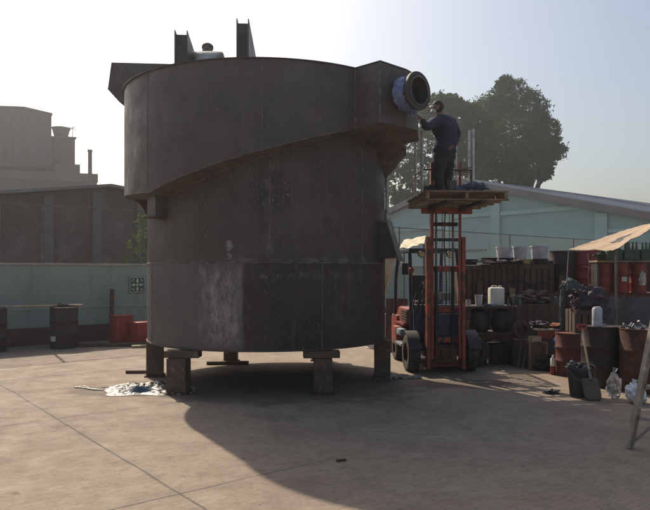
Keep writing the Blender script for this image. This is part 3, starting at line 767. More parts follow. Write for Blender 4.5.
def head_mesh(bm, c, fwd, s=1.0):
    f = Vector(fwd).normalized(); side = f.cross(Vector((0,0,1))).normalized(); up = side.cross(f).normalized()
    mt = Matrix((side, f, up)).transposed()
    r = bmesh.ops.create_uvsphere(bm, u_segments=28, v_segments=20, radius=1)
    for v in r['verts']:
        p = v.co.copy()
        w = 1.0 if p.z > -.1 else 1-.32*min(1,(-p.z-.1)/.9)
        x = p.x*.077*w; y = p.y*.095*(w if p.y > 0 else w*.97); z = p.z*.118
        if p.y > .8 and -.35 < p.z < .12 and abs(p.x) < .22: y += .022*(1-abs(p.x)/.22)*(1-abs(p.z+.2)/.4)
        if p.y > .7 and .02 < p.z < .3 and .18 < abs(p.x) < .6: y -= .008
        if p.y > .7 and -.62 < p.z < -.48 and abs(p.x) < .35: y += .005
        v.co = Vector(c)+mt@Vector((x,y,z))*s
    for sx in (-1,1):
        r = bmesh.ops.create_uvsphere(bm, u_segments=8, v_segments=6, radius=1)
        for v in r['verts']:
            p = v.co; v.co = Vector(c)+mt@Vector((sx*.076+p.x*.010, -.008+p.y*.018, .002+p.z*.030))*s
    return mt
def hand(bm, wrist, fwd, palmn, s=1.0, curl=.5, side=1):
    f = Vector(fwd).normalized(); n = Vector(palmn); n = (n-f*n.dot(f)).normalized(); sd_ = f.cross(n).normalized()*side
    pm = skinned([[(wrist,(.026*s,.020*s)),(wrist+f*.045*s,(.038*s,.017*s)),(wrist+f*.085*s,(.036*s,.014*s))]])
    bm.from_mesh(pm); bpy.data.meshes.remove(pm)
    for k,(off,ln) in enumerate(((-.028,.066),(-.010,.076),(.010,.070),(.027,.055))):
        p = wrist+f*.078*s+sd_*off*s; d1 = (f*math.cos(curl*.4)+n*math.sin(curl*.4)); d2 = (f*math.cos(curl*1.2)+n*math.sin(curl*1.2)); d3 = (f*math.cos(curl*2)+n*math.sin(curl*2))
        q1 = p+d1*ln*.45*s; q2 = q1+d2*ln*.33*s; q3 = q2+d3*ln*.25*s
        fm = skinned([[(p,.009*s),(q1,.0085*s),(q2,.008*s),(q3,.0065*s)]]); bm.from_mesh(fm); bpy.data.meshes.remove(fm)
    p = wrist+f*.025*s-sd_*.030*s; q1 = p-sd_*.022*s+f*.03*s; q2 = q1+f*.03*s+n*.008*s
    fm = skinned([[(p,.012*s),(q1,.010*s),(q2,.008*s)]]); bm.from_mesh(fm); bpy.data.meshes.remove(fm)
def person(loc, J, fwd, headf, label, top, bottom, shoe, hairm, hatted=False, mask=False, s=1.0):
    """J: joints local to loc"""
    t = thing('person', loc, label, 'person')
    V_ = {k: Vector(v) for k,v in J.items()}
    f = Vector(fwd).normalized()
    bm = bmesh.new()
    ch = [[(V_['pelvis'],.165),(V_['waist'],.155),(V_['chest'],.185),(V_['upper'],.135),(V_['neck'],.055),(V_['skull'],.062)]]
    for sd_ in 'lr':
        ch.append([(V_['upper'],.125),(V_['sh_'+sd_],.088),(V_['el_'+sd_],.062),(V_['wr_'+sd_],.042)])
        ch.append([(V_['pelvis'],.165),(V_['hip_'+sd_],.118),(V_['kn_'+sd_],.085),(V_['an_'+sd_],.060)])
        a = V_['an_'+sd_]; ch[-1] += [(a+Vector((0,0,-.05)),.046),(a+f*.13+Vector((0,0,-.062)),.036)]
    m2 = skinned(ch); bm.from_mesh(m2); bpy.data.meshes.remove(m2); nbody = len(bm.faces)
    bm.normal_update()
    for v in bm.verts:
        if v.co.z < V_['neck'].z-.03 and v.co.z > .12:
            q0 = v.co; a = noise.noise(Vector((q0.x*9,q0.y*9,q0.z*17)))*.016+noise.noise(Vector((q0.x*22,q0.y*22,q0.z*34)))*.007
            hem = .022 if V_['pelvis'].z+.02 < q0.z < V_['waist'].z+.03 else 0
            v.co = q0+v.normal*(a+hem+.004)
    head_mesh(bm, V_['head'], headf, s)
    for sd_ in 'lr':
        d = (V_['wr_'+sd_]-V_['el_'+sd_]).normalized()
        hand(bm, V_['wr_'+sd_]+d*.01, V_.get('hf_'+sd_, d), V_.get('pn_'+sd_, Vector((0,0,-1)) if abs(d.z) < .8 else -f), .95, .55, 1 if sd_ == 'l' else -1)
    me = bpy.data.meshes.new('body'); bm.to_mesh(me); bm.free()
    for mm in (top, bottom, M['skin'], shoe): me.materials.append(mm)
    pz = V_['pelvis'].z; 
    for p in me.polygons:
        c = p.center; k = 0
        if p.index >= nbody or (c.z > V_['neck'].z+.0 and (c-V_['neck']).xy.length < .13): k = 2
        elif c.z < .11: k = 3
        elif c.z < pz+.02 and min((c-V_[q_]).length for q_ in ('wr_l','wr_r','el_l','el_r')) > .10: k = 1
        p.material_index = k; p.use_smooth = True
    o = bpy.data.objects.new('body', me); col.objects.link(o); o.parent = t
    # hair cap / hat
    hf = Vector(headf).normalized(); side = hf.cross(Vector((0,0,1))).normalized(); up_ = side.cross(hf).normalized(); mt = Matrix((side,hf,up_)).transposed()
    b = MB(); r = bmesh.ops.create_uvsphere(b.bm, u_segments=28, v_segments=18, radius=1)
    for v in r['verts']:
        p = v.co.copy(); lim = .35 if p.y > .25 else (-.35 if p.y < -.1 else .1)
        k = 1.07 if p.z > lim else .9
        v.co = V_['head']+mt@Vector((p.x*.077*k,p.y*.095*k,p.z*.118*k))*s
    if hatted:
        b.lathe([(.082,0),(.086,.0),(.084,.03),(.06,.055),(.01,.066)], V_['head']+up_*.075*s, 20, up_)
        b.blob(V_['head']+up_*.075*s+hf*.12*s, (.06,.06,.008), 2, 0)
    b.build('cap' if hatted else 'hair', hairm, t, True)
    if mask:
        b = MB(); b.blob(V_['head']+hf*.075*s+up_*-.055*s, (.052,.052,.045), 3, .06, 2); b.build('face_mask', M['whitepl'], t, True)
        b = MB(); b.blob(V_['head']+hf*.078*s+up_*.022*s, (.062,.03,.024), 3, .02, 2); b.build('goggles', M['pipe'], t, True)
    return t
PL = Vector((1.93,10.45,2.872))
def pj(x,y,d): return P(x,y,d)-PL
fw_ = (-.9,.42,0)
J = dict(pelvis=pj(444.5,153,10.45), waist=pj(445.5,145,10.44), chest=pj(446,133,10.42), upper=pj(443.5,122.5,10.40), neck=pj(440.5,115.5,10.39), skull=pj(439,110,10.38),
    head=pj(438,107.5,10.36),
    sh_l=pj(434.5,122,10.26), el_l=pj(430,127,9.98)+Vector((-.07,.0,-.0)), wr_l=Vector((1.475,9.86,3.985))-PL,
    sh_r=pj(452,122,10.56), el_r=pj(457.5,137,10.60), wr_r=pj(452,145,10.32),
    hip_l=pj(440.5,157,10.36), kn_l=pj(438,176,10.28), hip_r=pj(448.5,157,10.54), kn_r=pj(447,176,10.56),
    an_l=(-.10,-.12,.085), an_r=(.09,.12,.085))
J['hf_l'] = Vector((-.5,-.2,.25)); J['pn_l'] = Vector((0,-.4,-1)); 
person(PL, J, fw_, (-.82,.1,-.12), 'person in navy shirt on the raised pallet, one arm reaching to the tank', M['navyshirt'], M['trousers'], M['leather'], M['hair'], mask=True, s=.93)
PL2 = Vector((-1.74,9.42,3.502))
tag(MB().box((0,0,.1), (.9,.8,.195), bev=.005).build('plank_step', M['oldwood'], loc=(-1.74,9.42,3.302)), 'timber step inside the tank under the person in the brown cap', 'step')
J2 = dict(pelvis=(0,.30,.86), waist=(0,.22,.98), chest=(0,.10,1.14), upper=(.01,.0,1.26), neck=(.03,-.10,1.33), skull=(.035,-.15,1.37), head=(.04,-.19,1.40),
    sh_l=(.18,0,1.28), el_l=(.26,-.12,1.03), wr_l=(.20,-.30,.88), sh_r=(-.17,0,1.28), el_r=(-.25,-.12,1.04), wr_r=(-.14,-.30,.92),
    hip_l=(.09,.28,.83), kn_l=(.11,.05,.46), hip_r=(-.09,.28,.83), kn_r=(-.10,.05,.46), an_l=(.12,.22,.085), an_r=(-.12,.22,.085))
for k_2 in J2: J2[k_2] = (-J2[k_2][0]+.05,-J2[k_2][1]*.8,J2[k_2][2])
person(PL2, J2, (-.2,.9,0), (-.1,.95,-.25), 'person in brown cap and grey shirt, head above the tank rim between the beams', M['greyshirt'], M['trousers'], M['leather'], M['cap'], hatted=True, s=.95)

# ------------------------------------------------------------------ FORKLIFT
FL = thing('forklift', (1.94,11.0,0), 'worn orange-red and navy forklift with its mast raised, parked beside the tank', 'forklift', rz=R(5))
def wheel(x, y, r, w):
    b = MB()
    pr = [(r*.58,-w/2),(r*.9,-w/2),(r*.98,-w*.40),(r,-w*.25),(r,w*.25),(r*.98,w*.40),(r*.9,w/2),(r*.58,w/2),(r*.58,-w/2)]
    b.lathe(pr, (x,y,r), 36, (1,0,0))
    for k in range(26):
        a = 2*math.pi*k/26
        for s in (-1,1):
            c = Vector((x+s*w*.22, y+math.cos(a+s*.06)*(r+.004), r+math.sin(a+s*.06)*(r+.004)))
            b.box(c, (w*.40,.03,.022), rx=a-math.pi/2)
    wh = MB().lathe([(.001,-w*.2),(r*.22,-w*.24),(r*.3,-w*.12),(r*.55,-w*.16),(r*.585,-w*.5),(r*.585,w*.5),(r*.55,w*.16),(r*.3,w*.12),(r*.22,w*.24),(.001,w*.2)], (x,y,r), 28, (1,0,0)).build('wheel', M['rust'], FL, True)
    b.build('tyre', M['tyre'], wh, True)
wheel(-.49,0,.305,.20); wheel(.49,0,.305,.20); wheel(-.42,1.42,.24,.17); wheel(.42,1.42,.24,.17)
MB().box((0,.82,.42), (.58,1.9,.34), bev=.03).build('chassis', M['navy'], FL)
MB().box((0,1.62,.55), (.96,.52,.62), bev=.08).build('counterweight', M['liftred'], FL, True)
b = MB(); b.prism([(-.47,.72),(.47,.72),(.47,1.5),(-.47,1.5)], .70, .74)
b.box((0,1.12,.86), (.84,.86,.30), bev=.06); b.build('hood', M['liftred'], FL, True)
for s in (-1,1):
    MB().box((s*.50,1.08,.50), (.13,.34,.34), bev=.03).build('side_cover', M['orange'], FL, True)
    st = MB().box((s*.52,.55,.40), (.16,.52,.05), bev=.01).build('step', M['bluegrey'], FL)
    MB().box((s*.52,.66,.60), (.12,.34,.12), bev=.03).build('fuel_tank_cover', M['bluegrey'], FL, True)
    b = MB()     # fender
    prev = None
    for k in range(11):
        a = R(80+k*8.5); 
        ring = [b.bm.verts.new((s*xx,math.cos(a)*rr_,.305+math.sin(a)*rr_)) for xx,rr_ in ((.40,.36),(.61,.36),(.61,.375),(.40,.375))]
        if prev:
            for q_ in range(4): b.bm.faces.new((prev[q_],prev[(q_+1)%4],ring[(q_+1)%4],ring[q_]))
        prev = ring
    b.build('fender', M['black'], FL, True)
for k in range(5): pass
b = MB()
for k in range(5): b.box((-.435,.9+k*.0,.78+k*.045), (.012,.5,.018))
b.build('hood_louvres', M['black'], FL)
cw = MB().box((0,.18,.78), (.80,.20,.66), bev=.03).build('cowl', M['navy'], FL, True)
MB().box((0,.06,.98), (.50,.03,.12)).build('cowl_grille', M['black'], cw)
MB().box((0,.28,.35), (.82,.5,.04)).build('floor_plate', M['black'], FL)
seat = MB().box((.0,1.05,1.08), (.46,.44,.12), bev=.04).build('seat', M['black'], FL, True)
MB().box((.0,1.28,1.36), (.44,.10,.50), bev=.04, rx=R(-8)).build('seat_back', M['black'], seat, True)
sw = MB().lathe([(.15,-.012),(.165,0),(.15,.012),(.14,0),(.15,-.012)], (-.04,.52,1.22), 24, (0,.6,.9)).build('steering_wheel', M['black'], FL, True)
MB().cyl((-.04,.52,1.22), (-.04,.26,1.05), .02, seg=8).build('steering_column', M['black'], sw)
b = MB()
for k in range(3):
    a = k*2.1; ax2 = Vector((0,.6,.9)).normalized(); s1 = Vector((1,0,0)); s2 = ax2.cross(s1); b.cyl(Vector((-.04,.52,1.22)), Vector((-.04,.52,1.22))+(s1*math.cos(a)+s2*math.sin(a))*.15, .01, seg=6)
b.build('wheel_spokes', M['black'], sw)
for k in range(3): MB().cyl((.16+k*.07,.36,1.02), (.16+k*.07,.44,1.28), .009, seg=6).build('control_lever', M['grey'], FL)
# overhead guard
for s in (-1,1):
    MB().tube([(s*.44,.20,.55),(s*.44,.24,1.2),(s*.42,.42,2.02)], .032, 10).build('guard_post', M['navy'], FL, True)
    MB().tube([(s*.44,1.62,.8),(s*.44,1.58,1.5),(s*.42,1.42,2.02)], .032, 10).build('guard_post', M['navy'], FL, True)
gr = MB()
for s in (-1,1): gr.box((s*.42,.92,2.05), (.06,1.16,.06), bev=.01)
gr.box((0,.36,2.05), (.78,.06,.06), bev=.01); gr.box((0,1.48,2.05), (.78,.06,.06), bev=.01)
for k in range(7): gr.box((0,.50+k*.14,2.055), (.78,.035,.03))
gr.build('guard_roof', M['navy'], FL)
mi = MB().box((-.53,.30,1.72), (.11,.02,.20), bev=.008).build('mirror', M['black'], FL); MB().cyl((-.44,.33,1.78), (-.53,.31,1.78), .008, seg=6).build('mirror_arm', M['black'], mi)
MB().cyl((-.45,.20,1.70), (-.45,.14,1.70), .045, seg=14).build('marker_lamp', M['reddrum'], FL, True)
MB().box((-.45,.20,1.62), (.05,.06,.10), bev=.01).build('lamp_bracket', M['orange'], FL)
for s in (-1,1): 
    hl = MB().cyl((s*.25,.33,1.98), (s*.25,.24,1.97), .055, .06, 16).build('headlight', M['black'], FL, True)
    MB().cyl((s*.25,.238,1.97), (s*.25,.232,1.97), .05, seg=16).build('lens', M['chrome'], hl)
# mast
ms = MB()
for s in (-1,1):
    ms.box((s*.315,-.36,1.16), (.014,.12,2.16)); ms.box((s*.285,-.414,1.16), (.046,.014,2.16)); ms.box((s*.285,-.306,1.16), (.046,.014,2.16))
mast = ms.build('mast_rail', M['orange'], FL)
for z_,h_ in ((.16,.10),(.55,.09),(1.05,.10),(1.72,.10),(2.20,.05)): MB().box((0,-.27,z_), (.556,.05,h_), bev=.008).build('mast_crossbar', M['orange'] if z_ < 2 else M['black'], FL)
MB().box((0,-.22,.79), (.50,.04,.36), bev=.01).build('front_panel', M['navy'], FL)
MB().box((-.04,-.20,1.26), (.32,.10,.13), bev=.015).build('battery_box', M['grey'], FL)
im = MB()
for s in (-1,1):
    im.box((s*.245,-.36,1.85), (.016,.09,3.2)); im.box((s*.222,-.402,1.85), (.03,.012,3.2))
im.build('inner_mast', M['liftred'], FL)
for z_,h_ in ((.42,.10),(2.45,.06),(3.40,.05)): MB().box((0,-.33,z_), (.42,.04,h_)).build('inner_crossbar', M['rust'], FL)
for s in (-1,1):
    b = MB(); b.cyl((s*.14,-.30,.2), (s*.14,-.30,1.75), .03, seg=12); lc = b.build('lift_cylinder', M['black'], FL, True)
    MB().cyl((s*.14,-.30,1.75), (s*.14,-.30,2.95), .019, seg=10).build('cylinder_rod', M['grey'], lc, True)
    b = MB()
    for k in range(62): b.box((s*.06,-.385,.75+k*.036), (.016,.008,.026), bev=.002)
    b.build('lift_chain', M['black'], FL)
b = MB(); b.box((0,-.40,.30), (.36,.04,.26), bev=.01); b.cyl((-.12,-.43,.22), (.12,-.43,.22), .03, seg=10); b.box((-.05,-.43,.36), (.08,.05,.1)); b.box((.1,-.43,.34), (.06,.05,.14)); b.build('tilt_gear', M['rust'], FL)
# hoses
b = MB()
for k in range(3):
    pts = []
    for i in range(15):
        u = i/14; pts.append((-.36-.02*k+.16*math.sin(u*3.1+k*.4), .02+.10*math.sin(u*5), 1.0+.58*math.sin(u*math.pi)*(1-.12*k)+.05*math.cos(u*9)))
    b.tube(pts, .012, 6)
b.build('hydraulic_hose', M['black'], FL, True)
MB().tube([(.02+.02*math.sin(i*.5), -.28, 1.0+i*.13) for i in range(14)], .010, 6).build('mast_hose', M['black'], FL, True)
# carriage + forks high
cr = MB(); cr.box((0,-.44,2.66), (.84,.05,.10), bev=.008); cr.box((0,-.44,3.02), (.84,.05,.08), bev=.008)
for s in (-1,1): cr.box((s*.20,-.44,2.84), (.05,.04,.30))
carr = cr.build('carriage', M['orange'], FL)
for s in (-1,1):
    b = MB(); b.box((s*.26,-.49,2.86), (.10,.04,.42)); b.box((s*.26,-1.02,2.702), (.10,1.04,.036)); b.build('fork', M['black'], FL)
b = MB()
for s in (-1,1): b.box((s*.40,-.44,3.18), (.03,.02,.30))
b.box((0,-.44,3.325), (.84,.02,.02))
b.build('load_backrest', M['black'], FL)

# pallet carried on the forks
PT = thing('wooden_pallet', (2.045,10.24,2.724), 'wooden pallet held high on the forklift forks as a work platform', 'pallet', rz=R(3))
for k in range(3): MB().box((-.58+k*.58,0,.070), (.05,1.44,.092)).build('stringer', M['pallet'], PT)
for k in range(9):
    MB().box((rnd.uniform(-.01,.01),-.68+k*.17,.128), (1.24,.13+rnd.uniform(-.01,.01),.022), rz=R(rnd.uniform(-.6,.6)), bev=.002).build('deck_board', M['pallet'], PT)
for k in range(5): MB().box((rnd.uniform(-.015,.03),-.66+k*.33,.011), (1.22,.10,.020), rz=R(rnd.uniform(-.8,.8)), bev=.002).build('bottom_board', M['pallet'], PT)
# pipes on the pallet
RP = thing('pipe_railing', (2.0,10.4,2.868), 'open railing of pale galvanised uprights round the person on the pallet', 'railing')
for (x_,y_,zt) in ((1.515,10.9,4.02),(1.555,10.38,3.92),(2.14,10.62,3.86),(2.35,10.3,3.93),(2.41,10.85,4.03)):
    MB().cyl((x_-2.0,y_-10.4,0), (x_-2.0,y_-10.4,zt-2.868), .019, seg=10).build('upright', M['pipe'], RP, True)
b = MB(); b.tube([(.14,.22,.46),(.35,-.10,.46),(.41,.45,.46),(.14,.22,.46)], .012, 6); b.build('cross_rail', M['fence'], RP, True)
MB().tube([(-.485,.5,.42),(-.445,-.02,.42)], .012, 6).build('cross_rail', M['fence'], RP, True)
def cloth(name, c, size, mat_, label, cat, amp=.25, seed=0, rot=0, freq=3):
    b = MB(); b.blob((0,0,size[2]*.9), size, 4, amp, freq, rot, seed)
    for v in b.bm.verts: v.co.z = max(v.co.z, .0)+.002
    return tag(b.build(name, M[mat_], smooth=True, loc=c), label, cat)
cloth('work_cloth', (2.22,9.72,2.866), (.18,.12,.07), 'bluecloth', 'crumpled blue-grey cloth lying on the near right corner of the pallet', 'cloth', .45, 3)
t = thing('paint_can', (1.93,9.9,2.866), 'pale grey bucket standing on the pallet beside the person', 'bucket')
t.scale = (.8,.8,.85)
MB().lathe([(.001,0),(.085,0),(.10,.22),(.104,.225),(.094,.225),(.082,.02),(.001,.02)]).build('can_body', M['grey'], t, True)
MB().tube([(.10*math.cos(a*.35),.012,.21+.08*math.sin(a*.35)) for a in range(10)], .003, 5).build('can_handle', M['fence'], t)
t = thing('tool_box', (2.26,10.15,2.866), 'small brown tool box on the right side of the pallet', 'tool box')
MB().box((0,0,.07), (.17,.12,.14), bev=.008).build('box_body', M['oldwood'], t)
MB().tube([(-.05,0,.14),(-.05,0,.18),(.05,0,.18),(.05,0,.14)], .006, 6).build('box_handle', M['black'], t)

# ------------------------------------------------------------------ DRUMS etc.
def drum_prof(r, h):
    p = [(.001,0),(r,0),(r+.006,.004),(r+.006,.018),(r,.022)]
    for f_ in (.34,.66):
        z = h*f_; p += [(r,z-.02),(r+.010,z-.006),(r+.010,z+.006),(r,z+.02)]
    p += [(r,h-.022),(r+.006,h-.018),(r+.008,h-.002),(r-.004,h),(r-.008,h-.014)]
    return p
def drum(loc, r, h, mt, label, cat='drum', group='old drums and barrels about the yard', open_=False, name='steel_drum', rz=0):
    t = thing(name, loc, label, cat, group, rz)
    p = drum_prof(r, h)
    if open_: p += [(r-.012,.03),(.001,.03)]
    else: p += [(.001,h-.014)]
    MB().lathe(p, seg=40).build('drum_body', M[mt], t, True)
    if not open_:
        MB().cyl((r*.65,0,h-.014), (r*.65,0,h+.004), .03, seg=12).build('bung', M['grey'], t)
    return t
# left
d1 = drum((-5.72,14.25,0), .29, .89, 'darkdrum', 'dark rusty drum with a white paper label standing at the teal wall')
MB().box((-.12,-.285,.22), (.13,.012,.11), rz=R(-22)).build('paper_label', M['label'], d1)
d2 = drum((-6.95,13.55,0), .29, .89, 'darkdrum', 'dark drum cut off by the left edge, in front of the teal wall')
b = MB(); pa = Vector((-6.98,13.62,.925)); pb = Vector((-5.35,14.34,.925)); b.cyl(Vector((0,0,0)), pb-pa, .022, .026, 8)
tag(b.build('wooden_pole', M['lightwood'], smooth=True, loc=pa), 'pale pole laid across the tops of the two drums by the left wall', 'pole')
cloth('dark_rag', (-5.72,14.15,.895), (.10,.08,.04), 'darkcloth', 'small dark rag on top of the labelled drum', 'rag', .4, 8)
def bin_(x, y, w, d, h, rz, label, mt='redplastic'):
    t = thing('red_crate', (x,y,0), label, 'crate', 'red crates by the teal wall', rz)
    b = MB(); b.box((0,0,h/2), (w,d,h), bev=.02); b.build('crate_body', M[mt], t, True)
    b = MB(); b.box((0,0,h-.02), (w+.03,d+.03,.035), bev=.008)
    for k in range(int(w/.15)): b.box((-w/2+.1+k*.15,-d/2-.004,h*.45), (.02,.018,h*.75))
    b.build('crate_rim', M[mt], t); return t
bin_(-4.73,15.1,.42,.42,.66,wa, 'taller red crate by the teal wall, left of its neighbour')
bin_(-4.18,15.0,.55,.5,.52,wa, 'lower red crate half hidden by the left side of the tank')
tag(MB().box((0,0,.62), (.09,.05,1.24), bev=.004, ry=R(1.5)).build('upright_board', M['rust'], loc=(-5.13,15.62,0), rz=wa), 'brown board leaning upright against the teal wall left of the red crates', 'board')
tag(MB().box((0,0,.04), (1.75,.14,.07), bev=.006).build('floor_beam', M['oldwood'], loc=(-4.75,14.45,0), rz=R(6)), 'long weathered beam lying on the ground before the red crates', 'beam')
tag(MB().box((0,0,.03), (.8,.2,.05), bev=.006).build('floor_board', M['lightwood'], loc=(-3.85,14.35,0), rz=R(20)), 'short pale board on the ground at the end of the long beam', 'board')

# right: rack and everything around it ----------------------------------------
# bench
BN = thing('work_bench', (2.98,11.9,0), 'rough dark timber bench with a lower shelf behind the forklift wheel', 'bench')
MB().box((0,0,1.035), (1.0,.6,.035), bev=.004).build('bench_top', M['oldwood'], BN)
MB().box((0,0,.56), (.96,.56,.04), bev=.004).build('lower_shelf', M['oldwood'], BN)
for sx_ in (-.46,.46):
    for sy_ in (-.26,.26): MB().box((sx_,sy_,.51), (.06,.06,1.02)).build('leg', M['oldwood'], BN)
MB().box((0,-.295,.50), (.9,.02,.10)).build('apron', M['rust'], BN)
# jerrycan
JC = thing('jerrycan', (3.12,11.85,1.053), 'bright white plastic jerrycan on the dark bench', 'jerrycan')
MB().box((0,0,.165), (.27,.2,.33), bev=.04).build('can_body', M['whitepl'], JC, True)
MB().cyl((.07,0,.325), (.07,0,.365), .03, seg=14).build('can_cap', M['label'], JC, True)
MB().tube([(-.09,0,.32),(-.07,0,.36),(.0,0,.36),(.02,0,.32)], .012, 6).build('can_handle', M['whitepl'], JC, True)
t = thing('grey_cup', (2.79,11.8,1.053), 'grey open pot left of the white jerrycan', 'pot')
MB().lathe([(.001,0),(.055,0),(.07,.19),(.064,.19),(.05,.01),(.001,.01)]).build('pot_body', M['pail'], t, True)
MB().lathe([(.066,.185),(.075,.186),(.075,.196),(.066,.196)]).build('pot_rim', M['pipe'], t, True)
t = thing('small_tin', (2.60,11.8,1.053), 'small cream tin at the left end of the dark bench', 'tin')
MB().lathe([(.001,0),(.045,0),(.045,.10),(.001,.10)], seg=18).build('tin_body', M['label'], t, True)
MB().lathe([(.001,.1),(.038,.1),(.038,.115),(.001,.115)], seg=18).build('tin_lid', M['grey'], t, True)
cloth('blue_rag', (2.95,11.68,1.053), (.12,.05,.02), 'bluecloth', 'little blue rag at the front of the bench before the jerrycan', 'rag', .4, 4)
kegs = []
KG = thing('black_keg', (2.80,11.85,.582), 'fat black plastic keg on the lower bench shelf, nearest the forklift wheel', 'keg', 'black kegs on the bench shelf')
MB().lathe([(.001,0),(.15,0),(.19,.05),(.205,.14),(.20,.26),(.15,.37),(.06,.41),(.055,.43),(.001,.43)], seg=30).build('keg_body', M['black'], KG, True)
MB().lathe([(.001,.43),(.065,.43),(.065,.447),(.001,.447)], seg=18).build('keg_cap', M['darkdrum'], KG, True)
dup(KG, (3.22,11.88,.582), 'fat black plastic keg on the lower bench shelf, at its right end')
# items under bench
for i,(x_,w_,h_,lb) in enumerate(((2.75,.34,.42,'low dark box on the ground under the left half of the bench'),(3.2,.4,.34,'low dark box on the ground under the right half of the bench'))):
    t = thing('dark_box', (x_,11.9,0), lb, 'box', 'dark boxes under the bench'); MB().box((0,0,h_/2), (w_,.4,h_), bev=.01).build('box_body', M['darkdrum'], t)
    MB().box((0,0,h_+.012), (w_+.02,.42,.02)).build('box_lid', M['black'], t)
# rusty ring
t = thing('rusty_ring', (3.47,11.45,.48), 'rusty ring-shaped plate standing on edge at the right end of the bench', 'ring')
MB().lathe([(.09,-.03),(.17,-.03),(.17,.03),(.09,.03),(.09,-.03)], (0,0,.17), 28, (.25,-1,.1)).build('ring_plate', M['oldwood'], t, True)
MB().lathe([(.075,-.045),(.095,-.045),(.095,.045),(.075,.045),(.075,-.045)], (0,0,.17), 24, (.25,-1,.1)).build('ring_hub', M['rust'], t, True)
t = thing('sawn_log', (3.47,11.5,0), 'upright sawn log under the rusty ring', 'log'); MB().cyl((0,0,0), (0,0,.478), .17, .16, 20).build('log_body', M['oldwood'], t, True)
MB().cyl((0,0,.478), (0,0,.481), .145, seg=20).build('log_end', M['lightwood'], t)
for k in range(4):
    a = Vector((3.30+k*.09,11.15,.0)); e = Vector((3.42+k*.10,11.29,.42+.05*(k%2)))
    tag(MB().cyl((0,0,0), e-a, .014, seg=7).build('steel_rod', M['grey' if k%2 else 'fence'], smooth=True, loc=a), ('leftmost','second from left','third from left','rightmost')[k]+' of the four short steel rods leaning on the sawn log', 'rod', 'short steel rods leaning on the log')
# wooden crates stack behind the bench
def crate(x, y, z, w, d, h, label, rz=0, mt='oldwood'):
    t = thing('wooden_crate', (x,y,z), label, 'crate', 'dark slatted crates behind the bench', rz)
    MB().box((0,0,h/2), (w-.04,d-.04,h-.02)).build('crate_panel', M['rust'], t)
    b = MB(); n_ = max(4,int(w/.10))
    for k in range(n_):
        x_ = -w/2+.04+(w-.08)*k/(n_-1)
        b.box((x_,-d/2,h/2), (w/n_*.78,.016,h-.02), rz=0)
    n2 = max(3,int(d/.12))
    for s in (-1,1):
        for k in range(n2): b.box((s*w/2,-d/2+.06+(d-.12)*k/(n2-1),h/2), (.016,d/n2*.78,h-.02))
    b.build('slats', M[mt], t)
    for z_ in (.05,h-.05): MB().box((0,-d/2-.018,z_), (w,.018,.07)).build('crate_band', M[mt], t)
    return t
cy = 13.3
crate(2.93,cy,0,.42,.7,1.80, 'narrow tall slatted crate just right of the forklift mast')
crate(3.50,cy,0,.68,.7,1.22, 'lower slatted crate of the middle stack behind the jerrycan')
crate(3.50,cy,1.222,.68,.7,.60, 'upper slatted crate of the middle stack behind the jerrycan', R(1))
crate(4.20,cy-.05,0,.66,.7,1.20, 'lower slatted crate of the right stack, behind the draped cloth')
crate(4.20,cy-.05,1.202,.68,.7,.61, 'upper slatted crate of the right stack, below the white pails', R(-1))
# chain of tangled cord on crates
b = MB(); pts = []
for k in range(60):
    u = k/59; pts.append((u*1.45,-.02+.02*math.sin(k*1.3), -.10*math.sin(u*math.pi*2)**2+.02*math.sin(k*.9)))
b.tube(pts, .014, 5); tag(b.build('dark_rope', M['black'], loc=(3.05,cy-.44,1.50), smooth=True), 'dark rope sagging across the fronts of the slatted crates', 'rope')
# basins on crates
def basin(x, y, z, r, h, mt, label):
    t = thing('basin', (x,y,z), label, 'basin', 'shallow basins on the crates')
    MB().lathe([(.001,0),(r*.82,0),(r,h),(r+.01,h),(r+.01,h+.012),(r-.02,h),(r*.78,.012),(.001,.012)], seg=26).build('basin_body', M[mt], t, True)
    b = MB()
    for s in (-1,1): b.tube([(s*(r+.005),-.04,h-.01),(s*(r+.03),-.02,h-.01),(s*(r+.03),.02,h-.01),(s*(r+.005),.04,h-.01)], .006, 5)
    b.build('basin_handle', M[mt], t)
basin(2.93,cy-.1,1.805,.17,.10,'darkdrum','dark shallow basin on the narrow tall crate by the mast')
basin(3.33,cy-.12,1.825,.16,.11,'darkdrum','dark shallow basin at the left on the middle crate stack')
basin(3.68,cy-.12,1.825,.15,.11,'darkdrum','dark shallow basin at the right on the middle crate stack')
basin(4.03,cy-.17,1.815,.13,.09,'yellowpl','yellowish shallow basin under the leftmost white pails')
basin(4.34,cy-.17,1.815,.15,.10,'darkdrum','dark shallow basin on the right crate stack, under the rightmost pail')
# drums behind the crates carry the pails
tag(MB().box((0,0,.95), (1.35,.45,1.9), bev=.02).build('metal_cabinet', M['steel_dark'], loc=(4.18,14.0,0)), 'dark metal cabinet behind the slatted crates that carries the white pails', 'cabinet')
PA = thing('white_pail', (3.82,13.9,1.902), 'greyish white plastic pail, leftmost of three above the crates', 'pail', 'white pails above the crates')
MB().lathe([(.001,0),(.13,0),(.155,.26),(.165,.262),(.165,.285),(.15,.285),(.145,.27),(.125,.01),(.001,.01)], seg=30).build('pail_body', M['pail'], PA, True)
MB().tube([(.16*math.cos(a*.35),-.03-.04*math.sin(a*.35),.26-.10*math.sin(a*.35)) for a in range(10)], .004, 5).build('pail_handle', M['fence'], PA)
dup(PA, (4.17,13.9,1.902), 'greyish white plastic pail, middle one of three above the crates', R(30), (1,1,1.05))
dup(PA, (4.58,13.9,1.902), 'greyish white plastic pail, rightmost and largest of three above the crates', R(-20), (1.15,1.1,1.1))
